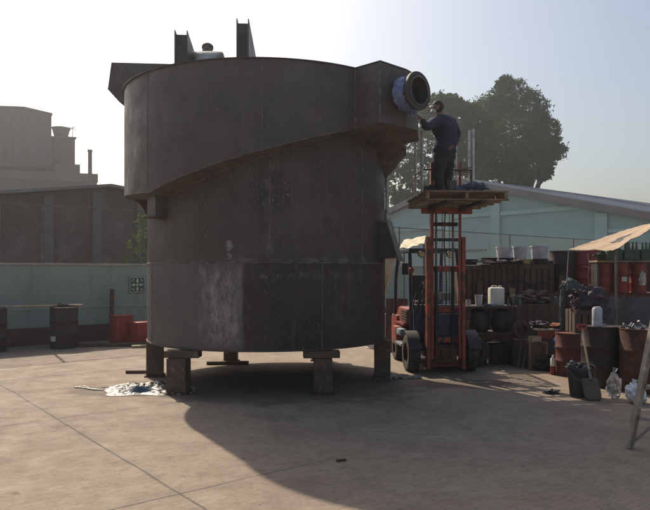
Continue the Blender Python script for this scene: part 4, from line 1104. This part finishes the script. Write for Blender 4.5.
# tall dark drum + red drum on rack
RK = thing('steel_rack', (5.9,13.4,0), 'dark steel rack under the red drums at the right', 'rack')
MB().box((0,0,1.22), (3.1,1.6,.06)).build('rack_deck', M['rust'], RK)
MB().box((.35,-.55,1.87), (1.9,.4,.035)).build('upper_shelf', M['pallet'], RK)
for sx_ in (-1.5,-.5,.5,1.5):
    for sy_ in (-.74,.74): MB().box((sx_,sy_,.6), (.07,.07,1.2)).build('rack_leg', M['steel_dark'], RK)
for sx_ in (-.56,1.26): MB().box((sx_,-.55,1.55), (.04,.3,.60)).build('shelf_bracket', M['steel_dark'], RK)
MB().box((0,-.79,.62), (3.1,.03,1.1)).build('rack_panel', mat('lilac_panel', (.13,.11,.125), .8, 0, (.08,.065,.07), 3), RK)
MB().box((.75,.75,1.7), (1.6,.03,.9)).build('back_panel', M['rust'], RK)
dA = drum((5.13,14.4-.35,1.252), .27,.86,'darkdrum','tall black drum with ribs standing left of the roped red drum on the rack')
dB = drum((5.62,14.0,1.252), .25,.86,'reddrum','large red drum tied with pale rope, under the left end of the tan canopy')
b = MB(); r_ = .262
b.tube([(-.05+.012*math.sin(k*.9),-r_+.01-.0,.02+k*.06) for k in range(14)], .008, 5)
b.tube([(r_*math.sin(R(-40+k*9)),-r_*math.cos(R(-40+k*9)),.52-.0019*k*k*.9+.01*math.sin(k)) for k in range(11)], .008, 5)
tag(b.build('pale_rope', M['label'], loc=(5.62,14.0,1.252)), 'pale rope crossed around the large red drum under the canopy', 'rope')
lbls = ('small red drum on the rack, nearest the large roped drum','small red drum with a white and green label, middle of three on the rack','small red drum with a pale rag on it, rightmost of three on the rack')
for k,(px_,dd) in enumerate(((603,12.9),(620.5,12.8),(638,12.8))):
    X = (px_-325)/F*dd
    dr_ = drum((X,dd,1.252), .15,.57,'reddrum',lbls[k], name='small_drum', group='three small red drums on the rack')
    if k == 1:
        MB().box((.0,-.160,.27), (.10,.012,.09)).build('paper_label', M['label'], dr_)
        MB().box((.095,-.128,.27), (.06,.012,.09), rz=R(38)).build('green_label', M['labelgreen'], dr_)
    if k == 0: MB().box((-.115,-.110,.30), (.03,.012,.07), rz=R(-45)).build('green_label', M['labelgreen'], dr_)
cloth('pale_rag', ((643-325)/F*12.6,12.62,1.40), (.06,.03,.13), 'label', 'pale rag hanging on the rightmost small red drum', 'rag', .35, 2)
# green crates above on upper shelf
for k in range(3):
    px_ = 612+k*17; dd = 12.85; X = (px_-325)/F*dd
    t = thing('green_crate', (X,dd,1.889), ('leftmost','middle','rightmost')[k]+' of the three green bottle crates on the upper shelf under the canopy', 'crate', 'green crates under the canopy')
    MB().box((0,0,.11), (.30,.26,.22), bev=.01).build('crate_body', M['greenpl'], t)
    b = MB()
    for q_ in range(4): b.cyl((-.11+q_*.073,-.08,.2), (-.11+q_*.073,-.08,.36), .028, .012, 10)
    b.build('bottles', M['glassgreen'], t, True)
cloth('grey_bundle', (5.55,12.9,1.889), (.16,.12,.1), 'jacket', 'grey-green bundle at the left end of the upper shelf under the canopy', 'bundle', .4, 6)

# canopy
CN = thing('tan_canopy', (5.3,11.3,0), 'sloping tan canvas canopy with a dark painted mark, above the red drums', 'canopy')
o_ = Vector((5.3,11.3,0))
c00 = P(568.5,249.5,12.6)-o_; c10 = P(613,250.5,10.6)-o_; c11 = P(668,219,10.9)-o_; c01 = P(627,229.5,13.4)-o_
b = MB(); NU, NVv = 36, 20; gr_ = []
def cpt(u, v):
    p = c00*(1-u)*(1-v)+c10*(1-u)*v+c11*u*v+c01*u*(1-v)
    edge = 1-(2*abs(u-.5))**2
    p = p+Vector((0,0,-.05*edge*(1-(2*abs(v-.5))**3)+.025*noise.noise(Vector((u*5,v*4,1)))+.012*noise.noise(Vector((u*14,v*11,3)))))
    return p
top = [[b.bm.verts.new(cpt(i/NU,j/NVv)+Vector((0,0,.004))) for j in range(NVv+1)] for i in range(NU+1)]
bot = [[b.bm.verts.new(cpt(i/NU,j/NVv)-Vector((0,0,.004))) for j in range(NVv+1)] for i in range(NU+1)]
for i in range(NU):
    for j in range(NVv):
        b.bm.faces.new((top[i][j],top[i+1][j],top[i+1][j+1],top[i][j+1])); b.bm.faces.new((bot[i][j],bot[i][j+1],bot[i+1][j+1],bot[i+1][j]))
for i in range(NU):
    b.bm.faces.new((top[i][0],bot[i][0],bot[i+1][0],top[i+1][0])); b.bm.faces.new((top[i][NVv],top[i+1][NVv],bot[i+1][NVv],bot[i][NVv]))
for j in range(NVv):
    b.bm.faces.new((top[0][j],top[0][j+1],bot[0][j+1],bot[0][j])); b.bm.faces.new((top[NU][j],bot[NU][j],bot[NU][j+1],top[NU][j+1]))
can = b.build('canvas', M['tarp'], CN, True)
# painted mark: a brush stroke on the canvas (thin strip following it), both faces
b = MB(); mk = []
def stroke(path, w):
    prev = None
    for i,(u,v) in enumerate(path):
        ww = w*(.5+.5*math.sin(math.pi*(i+.6)/len(path)))
        r_ = [b.bm.verts.new(cpt(u,v-ww)+Vector((0,0,sg))) for sg in (.008,)]+[b.bm.verts.new(cpt(u,v+ww)+Vector((0,0,.008)))]
        l_ = [b.bm.verts.new(cpt(u,v-ww)-Vector((0,0,.008))), b.bm.verts.new(cpt(u,v+ww)-Vector((0,0,.008)))]
        if prev: b.bm.faces.new((prev[0],r_[0],r_[1],prev[1])); b.bm.faces.new((prev[2],prev[3],l_[1],l_[0]))
        prev = r_+l_
stroke([(.36+.02*k,.52+.02*math.sin(k*.5)) for k in range(18)], .05)
stroke([(.38+.015*k,.66-.008*k) for k in range(12)], .035)
b.build('painted_mark', M['ink'], CN)
def cpole(p, name='pole'):
    MB().cyl((p.x,p.y,-.0-0), (p.x,p.y,p.z), .022, seg=8).build(name, M['fence'], CN, True)
cpole(c10+Vector((.06,.02,-.0))); cpole(c01); cpole(c11); 
MB().tube([c00,c00+Vector((-.02,.1,-.95))], .01, 5).build('guy_rope', M['label'], CN)
# right-hand front drums
dC = drum((3.99,10.55,0), .235,.69,'reddrum','short rusty red drum left of the black bucket', rz=.4); recolor(dC,'drum_body',mat('rusted_red',(.16,.04,.03),.7,.1,(.09,.035,.025),4,c3=(.2,.09,.06),s3=9,bump=.3))
dD = drum((4.10+.0,9.62,0), .29,.88,'darkdrum','dark rusty drum behind the shovel', rz=1)
MB().box((.16,-.262,.80), (.06,.012,.09), rz=R(32)).build('paper_label', M['yellowpl'], dD)
dE = drum((4.47,9.15,0), .30,.885,'rust','wide rusty open drum heaped with scrap beside the ladder', open_=True, name='scrap_drum', rz=2)
rr = random.Random(12); b = MB()
for k in range(70):
    a = rr.uniform(0,6.28); r_ = .24*rr.random()**.5; p = Vector((r_*math.cos(a),r_*math.sin(a),.80+rr.uniform(0,.10)))
    d = Vector((rr.gauss(0,1),rr.gauss(0,1),rr.gauss(0,.5))).normalized()*rr.uniform(.05,.13)
    if k%3: b.cyl(p-d, p+d, rr.uniform(.006,.018), seg=6)
    else: b.box(p, (rr.uniform(.05,.12),rr.uniform(.03,.08),.012), rz=rr.uniform(0,3), rx=rr.uniform(-1,1), ry=rr.uniform(-1,1))
b.lathe([(.001,.80),(.285,.78)], seg=20)
tag(b.build('metal_scrap', M['grey'], loc=(4.47,9.15,0)), 'heap of tangled metal scrap filling the wide rusty drum', 'scrap', kind='stuff')
t = thing('white_canister', (4.02,9.60,.872), 'tall narrow white canister on the dark drum behind the shovel', 'canister')
MB().lathe([(.001,0),(.068,0),(.072,.02),(.072,.25),(.06,.27),(.001,.27)], seg=24).build('canister_body', M['pail'], t, True)
MB().lathe([(.001,.27),(.05,.27),(.05,.285),(.001,.285)], seg=18).build('canister_lid', M['pail'], t, True)
# pedestal + dark bundle
crate(4.27,10.75,0,.42,.42,1.06,'upright dark crate supporting the dark cloth bundle')
b = MB(); rr = random.Random(3)
b.blob((0,0,.16), (.27,.2,.17), 4, .35, 2.6, seed=11); b.blob((-.2,-.08,.06), (.10,.10,.12), 4, .4, 3, seed=5); b.blob((.14,-.14,-.02), (.12,.05,.16), 4, .4, 3, seed=6)
tag(b.build('cloth_bundle', M['darkcloth'], loc=(4.35,10.72,1.075), smooth=True), 'dark purplish cloth bundle heaped above the white canister', 'cloth bundle')
# draped jacket on post
JK = thing('draped_jacket', (4.30,11.35,0), 'grey-green jacket draped over an upright stand, left of the red drums', 'jacket')
b = MB(); b.blob((0,0,1.02), (.19,.15,.47), 5, .10, 2.4, seed=51); b.blob((-.03,-.01,1.40), (.14,.12,.16), 4, .12, 3, seed=52); b.blob((.10,-.03,1.22), (.12,.10,.24), 4, .14, 3, seed=53)
for v in b.bm.verts:
    a = math.atan2(v.co.y,v.co.x); f_ = 1+.09*math.sin(a*6+v.co.z*6)+.05*math.sin(a*13-v.co.z*9); v.co.x *= f_; v.co.y *= f_; v.co.z = max(v.co.z,.56+.03*math.sin(a*5))
b.build('jacket_body', M['jacket'], JK, True)
b = MB(); b.blob((-.17,-.07,1.02), (.06,.06,.36), 4, .16, 3, seed=54); b.build('sleeve', M['jacket'], JK, True)
b = MB(); b.blob((-.09,-.13,.98), (.06,.035,.34), 4, .16, 3, seed=56); b.build('lining', M['rust'], JK, True)
b = MB(); b.cyl((0,0,0), (0,0,1.5), .03, seg=8); b.box((0,0,.02), (.4,.06,.04)); b.box((0,0,.045), (.06,.4,.04)); b.build('stand', M['rust'], JK)
# items between bench and drums
t = thing('small_table', (3.95,11.55,0), 'low table with a pale top and orange side board behind the rusty red drum', 'table')
MB().box((0,0,.66), (.60,.5,.03), bev=.004).build('table_top', M['lightwood'], t)
MB().box((.02,-.262,.575), (.56,.02,.13)).build('side_board', M['orange'], t)
for sx_ in (-.26,.26):
    for sy_ in (-.21,.21): MB().box((sx_,sy_,.32), (.05,.05,.64)).build('leg', M['oldwood'], t)
t = thing('plywood_box', (3.62,11.18,0), 'upright brown plywood box with a carton on top, between log and low table', 'box')
MB().box((0,0,.235), (.31,.30,.47), bev=.006).build('box_body', M['oldwood'], t)
b = MB()
for s in (-1,1): b.box((s*.145,-.155,.235), (.03,.014,.46))
b.build('box_batten', M['pallet'], t)
t = thing('carton', (3.60,11.15,.473), 'small light carton on the plywood box', 'carton')
MB().box((0,0,.045), (.17,.14,.09), rz=R(15)).build('carton_body', M['lightwood'], t)
MB().box((0,-.04,.094), (.18,.07,.006), rz=R(15), rx=R(-6)).build('carton_flap', M['pallet'], t)
t = thing('black_case', (3.93,10.98,0), 'low black case before the low table', 'case')
MB().box((0,0,.14), (.30,.26,.28), bev=.02).build('case_body', M['darkdrum'], t)
MB().box((0,-.134,.2), (.08,.012,.03)).build('latch', M['grey'], t)
b = MB(); b.blob((0,0,0), (.075,.06,.15), 4, .22, 2.5, seed=2); b.cyl((0,0,.12),(0,.06,.24),.015,.01,8)
tag(b.build('blue_bag', M['bluebag'], loc=(3.95,10.98,.45+.02), smooth=True), 'small bright blue plastic bag hanging off the low table', 'bag')
t = thing('white_bottle', (3.845+.10,10.60-.45,0), 'white bottle with a red lower half, left of the rusty red drum', 'bottle')
t.location = (3.70,10.55,0); t.scale = (.8,.8,.72)
MB().lathe([(.001,0),(.05,0),(.05,.2),(.001,.2)], seg=18).build('bottle_base', M['reddrum'], t, True)
MB().lathe([(.048,.2),(.05,.2),(.05,.36),(.02,.40),(.02,.44),(.001,.44)], seg=18).build('bottle_body', M['whitepl'], t, True)
cloth('brown_sheet', (4.02,12.55,1.075), (.30,.22,.11), 'brownsheet', 'wrinkled brown sheet over a box beside the draped jacket', 'sheet', .4, 9)
tag(MB().box((0,0,.53), (.8,.5,1.06), bev=.02).build('sheet_box', M['oldwood'], loc=(4.02,12.55,0)), 'brown box carrying the wrinkled brown sheet', 'box')
cloth('dark_heap', (3.80,11.55,.678), (.15,.14,.06), 'darkcloth', 'dark rag heap at the left end of the low table', 'rag', .4, 31)
cloth('orange_cloth', (4.10,11.50,.678), (.15,.16,.04), 'orangecloth', 'faded orange cloth on the right end of the low table', 'cloth', .3, 33)
dup(KG, (3.36,12.45,.0), 'black plastic keg standing on the ground behind the bench', None)
t = thing('spare_tyre', (2.62,11.42,.0), 'worn black tyre leaning against the front of the dark bench', 'tyre'); t.rotation_euler.x = R(-12)
MB().lathe([(.15,-.08),(.24,-.09),(.265,-.06),(.265,.06),(.24,.09),(.15,.08),(.15,-.08)], (0,0,.265), 30, (0,1,0)).build('tyre_body', M['tyre'], t, True)
MB().lathe([(.02,-.03),(.15,-.05),(.15,.05),(.02,.03),(.02,-.03)], (0,0,.265), 24, (0,1,0)).build('rim', M['rust'], t, True)
for k,(x_,y_,l_,a_) in enumerate(((3.02,12.85,1.5,4),(3.78,12.86,1.35,-7),(4.62,12.84,1.6,5))):
    tag(MB().box((0,0,l_/2), (.12,.03,l_), bev=.003, ry=R(a_)).build('leaning_plank', M['pallet' if k == 1 else 'oldwood'], loc=(x_,y_,0)), ('narrow tall','broad pale','rightmost')[k]+' plank propped against the slatted crates behind the bench', 'plank', 'planks leaning on the crates')
for k in range(5):
    t = thing('oil_bottle', (3.30+k*.055+rnd.uniform(-.01,.01),11.72+rnd.uniform(-.03,.03),1.053), 'one of a row of small dark bottles at the right end of the bench', 'bottle', 'small bottles on the bench')
    MB().lathe([(.001,0),(.022,0),(.024,.09+.02*(k%3)),(.009,.125+.02*(k%3)),(.009,.15+.02*(k%3)),(.001,.15+.02*(k%3))], seg=12).build('bottle_body', M['black' if k%2 else 'glassgreen'], t, True)
    MB().cyl((0,0,.15+.02*(k%3)), (0,0,.165+.02*(k%3)), .011, seg=10).build('bottle_cap', M['redplastic' if k%3 == 0 else 'label'], t, True)
cloth('dark_tarp', (3.48,13.0,1.825), (.42,.25,.035), 'darkcloth', 'dark tarp scrap lying on top of the middle crate stack', 'tarp', .4, 41)
b = MB(); b.tube([(.16*math.cos(k*.35)*(1+.006*k),.16*math.sin(k*.35)*(1+.006*k),.02+.0022*k+.008*math.sin(k*1.7)) for k in range(90)], .011, 6)
tag(b.build('hose_coil', M['black'], loc=(3.98,10.05,.0), smooth=True), 'coiled black hose on the ground before the rusty red drum', 'hose')
for k,(x_,y_) in enumerate(((4.18,10.95),(4.62,10.2))):
    t = thing('plastic_crate', (x_,y_,0), ('dark plastic crate squeezed behind the rusty red drum','dark plastic crate behind the wide scrap drum')[k], 'crate', 'dark plastic crates among the drums')
    MB().box((0,0,.2), (.38,.3,.4), bev=.01).build('crate_body', M['darkdrum'], t); MB().box((0,0,.40), (.41,.33,.03), bev=.006).build('crate_rim', M['black'], t)
cloth('black_bag', (3.72,11.05,.0), (.17,.14,.13), 'black', 'black refuse bag on the ground beside the plywood box', 'bag', .3, 44)
# bucket w plastic
BK = thing('black_bucket', (3.45,8.78,0), 'black bucket stuffed with crumpled clear plastic, beside the shovel', 'bucket')
MB().lathe([(.001,0),(.135,0),(.17,.36),(.178,.362),(.178,.385),(.162,.385),(.155,.36),(.125,.015),(.001,.015)], seg=34).build('bucket_body', M['black'], BK, True)
MB().tube([(.17*math.cos(a*.314),-.06-.10*math.sin(a*.314),.36-.14*math.sin(a*.314)) for a in range(11)], .005, 6).build('bucket_handle', M['grey'], BK)
b = MB()
for k in range(5): b.blob((rnd.uniform(-.07,.07),rnd.uniform(-.06,.06),.38+rnd.uniform(-.02,.04)), (.09,.08,.05), 3, .6, 3.5, seed=k+20)
tag(b.build('plastic_wrap', M['foil'], loc=(3.45,8.78,0)), 'crumpled shiny plastic in the mouth of the black bucket', 'plastic')
cloth('plastic_scrap', (3.12,8.95,0), (.09,.06,.03), 'foil', 'scrap of shiny plastic on the ground left of the black bucket', 'plastic scrap', .5, 15)
# shovel
SV = thing('shovel', (3.50,8.45,0), 'shovel with a red D grip standing blade down against the dark drum', 'shovel')
tip = Vector((.03,.0,.01)); up0 = Vector((.04,.18,.33)); gp_ = Vector((.12,.62,.86))
SV.location = (3.46,8.42,0)
b = MB(); n1, n2 = 8, 8; ax_ = (up0-tip).normalized(); sx__ = Vector((1,0,0)); nn = ax_.cross(sx__)
g2 = []
for i in range(n1+1):
    u = i/n1; w = .115*(1-.35*max(0,(.25-u)/.25)**2)
    g2.append([b.bm.verts.new(tip+ax_*u*.31+sx__*w*(2*j/n2-1)+nn*.022*(2*j/n2-1)**2) for j in range(n2+1)])
for i in range(n1):
    for j in range(n2): b.bm.faces.new((g2[i][j],g2[i+1][j],g2[i+1][j+1],g2[i][j+1]))
bl = b.build('blade', mat('worn_blade', (.16,.12,.095), .6, .3, (.09,.065,.05), 6, c3=(.25,.22,.19), s3=12), SV, True); sol = bl.modifiers.new('t','SOLIDIFY'); sol.thickness = .004
MB().cyl(tip+ax_*.28, tip+ax_*.42, .024, .018, 10).build('socket', M['grey'], SV, True)
MB().cyl(tip+ax_*.38, gp_, .017, .016, 10).build('handle', M['lightwood'], SV, True)
b = MB(); gx = Vector((1,0,0)); dd_ = (gp_-up0).normalized()
b.tube([gp_-dd_*.02,gp_+gx*.055+dd_*.03,gp_+gx*.065+dd_*.09,gp_-gx*.065+dd_*.09,gp_-gx*.055+dd_*.03,gp_-dd_*.02], .015, 8); b.build('grip', M['redplastic'], SV, True)
# bags
def bag(loc, size, mt, label, seed, lean=0):
    b = MB(); b.blob((0,0,size[2]*.95), size, 5, .17, 2.4, seed=seed)
    for v in b.bm.verts: v.co += v.co.normalized()*.012*noise.noise(v.co*22)
    for v in b.bm.verts:
        t_ = v.co.z/(2*size[2]);
        if t_ > .7: s_ = 1-1.5*(t_-.7); v.co.x *= max(.25,s_); v.co.y *= max(.25,s_)
        v.co.x += lean*v.co.z; v.co.z = max(v.co.z,.003)
    b.cyl((lean*size[2]*1.9,0,size[2]*1.85),(lean*size[2]*2.2+.02,0,size[2]*2.25),.015,.035,9)
    return tag(b.build('plastic_bag', M[mt], loc=loc, smooth=True), label, 'bag', 'plastic bags by the scrap drum')
bag((3.83,8.62,0), (.09,.08,.18), 'clearbag', 'tall clear plastic bag between the shovel and the white bag', 3)
bag((3.98,8.30,0), (.13,.10,.135), 'whitebag', 'white plastic bag beside the ladder', 7, -.15)
# ladder
LD = thing('step_ladder', (2.90,6.2,0), 'worn folding step ladder cut off by the right edge', 'ladder', rz=R(-6))
lean = .27
def rail(p0, p1, w, d):
    p0 = Vector(p0); p1 = Vector(p1); v = p1-p0; b = MB(); rot = v.to_track_quat('Z','Y').to_matrix().to_4x4()
    r = bmesh.ops.create_cube(b.bm, size=1)
    for q_ in r['verts']: q_.co = Matrix.Translation((p0+p1)/2) @ rot @ Vector((q_.co.x*w,q_.co.y*d,q_.co.z*v.length))
    return b
LD.rotation_euler.z = 0
wv = Vector((.62,-.42,0))
lt = Vector((.46,.14,1.95)); rb_ = Vector((1.05,.55,0))
def at_(z_, k): return lt*(z_/1.95)+wv*k*(1-.16*z_/1.95)+Vector((0,0,0))
for k in (0,1):
    rail(at_(0,k), at_(1.95,k), .062,.045).build('rail', M['alu'], LD)
    rail(rb_+wv*k, at_(1.9,k)+Vector((.06,.02,0)), .045,.035).build('rear_leg', M['alu'], LD)
    rail(at_(.06,k)+Vector((.035,.01,0)), at_(.29,k)+wv*(.25 if k == 0 else -.25)-Vector((0,0,.02)), .03,.025).build('brace', M['alu'], LD)
for k in range(6):
    z_ = .29+k*.29; p0 = at_(z_,.0); p1 = at_(z_,1.0); m_ = (p0+p1)/2
    MB().box((m_.x+.02,m_.y+.01,z_), ((p1-p0).length-.06,.12,.03), rz=math.atan2(wv.y,wv.x), bev=.003).build('step', M['alu'], LD)
m_ = (at_(1.95,0)+at_(1.95,1))/2; MB().box((m_.x+.06,m_.y,1.985), (.75,.26,.03), rz=math.atan2(wv.y,wv.x), bev=.004).build('top_cap', M['alu'], LD)

# beige awning behind the forklift
AW = thing('beige_awning', (1.55,15.2,0), 'sunlit beige cloth awning behind the forklift', 'awning')
def sheet(pts, nu, nv, amp, sd_=0):
    b = MB(); p = [Vector(x) for x in pts]; g_ = []
    def f_(i,j,off):
        u = i/nu; v = j/nv; q_ = p[0]*(1-u)*(1-v)+p[1]*u*(1-v)+p[2]*u*v+p[3]*(1-u)*v
        n_ = (p[1]-p[0]).cross(p[3]-p[0]).normalized()
        return q_+n_*(amp*noise.noise(Vector((u*4+sd_,v*4,0)))+off)
    A = [[b.bm.verts.new(f_(i,j,0)) for j in range(nv+1)] for i in range(nu+1)]; B = [[b.bm.verts.new(f_(i,j,.006)) for j in range(nv+1)] for i in range(nu+1)]
    for i in range(nu):
        for j in range(nv): b.bm.faces.new((A[i][j],A[i+1][j],A[i+1][j+1],A[i][j+1])); b.bm.faces.new((B[i][j],B[i][j+1],B[i+1][j+1],B[i+1][j]))
    for i in range(nu): b.bm.faces.new((A[i][0],B[i][0],B[i+1][0],A[i+1][0])); b.bm.faces.new((A[i][nv],A[i+1][nv],B[i+1][nv],B[i][nv]))
    for j in range(nv): b.bm.faces.new((A[0][j],A[0][j+1],B[0][j+1],B[0][j])); b.bm.faces.new((A[nu][j],B[nu][j],B[nu][j+1],A[nu][j+1]))
    return b
oa = Vector((1.55,15.2,0))
a0_,a1_,a2_,a3_ = (P(399,249.5,14.4)-oa, P(424,244,14.4)-oa, P(426,236,15.8)-oa, P(404,240,15.8)-oa)
sheet((a0_,a1_,a2_,a3_), 14, 10, .05).build('awning_cloth', M['beige'], AW, True)
sheet((P(383,258,14.4)-oa, P(397,257,14.4)-oa, P(388,288,14.4)-oa, P(384,300,14.4)-oa), 8, 12, .06, 3).build('side_flap', M['beige'], AW, True)
for p in (a1_,a2_,a3_): MB().cyl((p.x,p.y,0), (p.x,p.y,p.z), .02, seg=8).build('awning_pole', M['fence'], AW)
MB().tube([P(383,258,14.4)-oa, P(399,249.5,14.4)-oa], .012, 6).build('awning_edge', M['fence'], AW)
MB().cyl((P(384,300,14.4)-oa).xy.to_3d(), P(384,258,14.4)-oa, .02, seg=8).build('awning_pole', M['fence'], AW)
# a dark board and bin behind the forklift
tag(MB().box((0,0,.55), (.45,.06,1.1), rx=R(-6)).build('leaning_board', M['oldwood'], loc=(1.50,13.6,0), rz=R(-10)), 'brown board propped upright just behind the forklift', 'board')
drum((1.15,14.2,0),.25,.75,'pail','pale grey drum in the gap between the tank and the forklift rear')

# ------------------------------------------------------------------ scrap pile, debris
def film(loc, rx_, ry_, h, label, seed, mt='foil'):
    b = MB(); n_ = 46; g_ = []
    for i in range(n_+1):
        row = []
        for j in range(n_+1):
            u = i/n_*2-1; v = j/n_*2-1; a = math.atan2(v,u); r_ = max(abs(u),abs(v)); rr_ = r_*(.75+.35*noise.noise(Vector((math.cos(a)*1.6,math.sin(a)*1.6,seed))))
            x_ = math.cos(a)*rr_*rx_; y_ = math.sin(a)*rr_*ry_
            z_ = (1-r_**2)*h*(.45+.5*noise.noise(Vector((x_*5,y_*5,seed))))+.055*abs(noise.noise(Vector((x_*9,y_*9,seed+3))))*(1-r_**3)+.02*abs(noise.noise(Vector((x_*40,y_*40,seed+1))))*(1-r_**4)
            row.append(b.bm.verts.new((x_,y_,max(z_,0)+.004)))
        g_.append(row)
    for i in range(n_):
        for j in range(n_): b.bm.faces.new((g_[i][j],g_[i+1][j],g_[i+1][j+1],g_[i][j+1]))
    o = b.build('plastic_sheet', M[mt], loc=loc)
    s_ = o.modifiers.new('t','SOLIDIFY'); s_.thickness = .003; s_.offset = 1
    return tag(o, label, 'plastic sheet')
film((-2.58,9.28,0), .80, .80, .06, 'crumpled shiny plastic sheet on the concrete at the left foot of the tank', 4)
film((-2.55,9.02,.0), .30, .14, .13, 'bluish crumpled strip of plastic in the middle of the shiny sheet', 8, 'bluecloth')
b = MB(); b.tube([(-.62+.045*k, .10*math.sin(k*.7)+.02*k*0+ -.006*k, .012) for k in range(17)], .008, 5)
b.tube([(-.62+.05*k, .05*math.sin(k*.5+1)-.012*k-.03, .012) for k in range(15)], .010, 5)
tag(b.build('trailing_cord', M['foil'], loc=(-2.98,9.35,0)), 'thin shiny cord trailing left from the shiny plastic sheet', 'cord')
rr = random.Random(21); b = MB()
for k in range(230):
    a = rr.uniform(0,6.28); r_ = rr.random()**.6; x_ = .55+.33*r_*math.cos(a); y_ = -.02+.36*r_*math.sin(a)-.25*(x_-.5); s_ = rr.uniform(.006,.026)
    b.box((x_,y_,s_*.5+.05*(1-r_)*rr.random()), (s_*rr.uniform(.8,2.6),s_,s_), rz=rr.uniform(0,3), rx=rr.uniform(-1,1), ry=rr.uniform(-.6,.6))
tag(b.build('wood_chips', M['stone'], loc=(-2.68,9.2,0)), 'scattered pale chips and rubble between the shiny sheet and the tank post', 'rubble', kind='stuff')
b = MB()
for k in range(90):
    a = rr.uniform(0,6.28); r_ = rr.random()**.7; s_ = rr.uniform(.01,.05)
    b.blob((.32*r_*math.cos(a),.18*r_*math.sin(a),s_*.5), (s_*rr.uniform(.8,1.6),s_,s_*.7), 1, .3, 2, seed=k)
tag(b.build('rubble', M['stone'], loc=(1.22,10.25,0)), 'small heap of broken stones in front of the forklift left wheel', 'rubble', kind='stuff')
b = MB()
for k in range(240):
    x_ = rr.uniform(-5,4.2); y_ = rr.uniform(4.3,12.5); s_ = rr.uniform(.002,.0065)
    b.box((x_,y_,s_*.4), (s_*rr.uniform(.8,2),s_,s_*.8), rz=rr.uniform(0,3))
tag(b.build('grit', M['stone']), 'loose grit scattered over the concrete yard', 'grit', kind='stuff')
b = MB(); b.box((0,0,.012), (.09,.03,.015)); tag(b.build('wood_chip', M['blockw'], loc=G(341,461)*1.0, rz=.3), 'small dark wooden chip lying in the tank shadow', 'chip')

# ------------------------------------------------------------------ light, sky, haze
SE = R(43.5); sd3 = Vector((-.5*math.cos(SE), .866*math.cos(SE), math.sin(SE)))     # towards the sun
sun = bpy.data.lights.new('sun','SUN'); sun.energy = 4.2; sun.angle = R(.7); sun.color = (1.0,.87,.70)
so = bpy.data.objects.new('sun', sun); col.objects.link(so); so.rotation_euler = sd3.to_track_quat('Z','Y').to_euler()
w = bpy.data.worlds.new('World'); scene.world = w; w.use_nodes = True; N = w.node_tree.nodes; L = w.node_tree.links
bg = N['Background']; sk = N.new('ShaderNodeTexSky'); sk.sky_type = 'NISHITA'; sk.sun_disc = False
sk.sun_elevation = SE; sk.sun_rotation = math.atan2(sd3.x, sd3.y); sk.air_density = 1.2; sk.dust_density = 4.2; sk.ozone_density = 1.0; sk.altitude = 100
L.new(sk.outputs[0], bg.inputs[0]); bg.inputs[1].default_value = .10
HZ = True
if HZ:
    b = MB(); b.box((0,38,12), (190,110,29)); hz = b.build('haze', None or bpy.data.materials.new('haze')); hz.data.materials.clear()
    hm = bpy.data.materials.new('haze_air'); hm.use_nodes = True; nt = hm.node_tree
    for n_ in list(nt.nodes): nt.nodes.remove(n_)
    o = nt.nodes.new('ShaderNodeOutputMaterial'); v = nt.nodes.new('ShaderNodeVolumePrincipled')
    v.inputs['Density'].default_value = .0016; v.inputs['Color'].default_value = (.86,.88,.94,1); v.inputs['Anisotropy'].default_value = .6
    nt.links.new(v.outputs[0], o.inputs['Volume']); hz.data.materials.append(hm); tag(hz, 'thin pale haze filling the yard', 'haze', kind='stuff')

cam = bpy.data.cameras.new('camera'); cam.lens = 36.0; cam.sensor_width = 36; cam.shift_y = 15/650; cam.clip_end = 3000; cam.clip_start = .05
co = bpy.data.objects.new('camera', cam); col.objects.link(co); co.location = (0,0,EYE); co.rotation_euler = (R(90),0,0)
scene.camera = co
scene.render.engine = 'CYCLES'
scene.view_settings.view_transform = 'Standard'; scene.view_settings.look = 'None'; scene.view_settings.gamma = 1; scene.view_settings.exposure = .29
scene.view_settings.use_curve_mapping = False
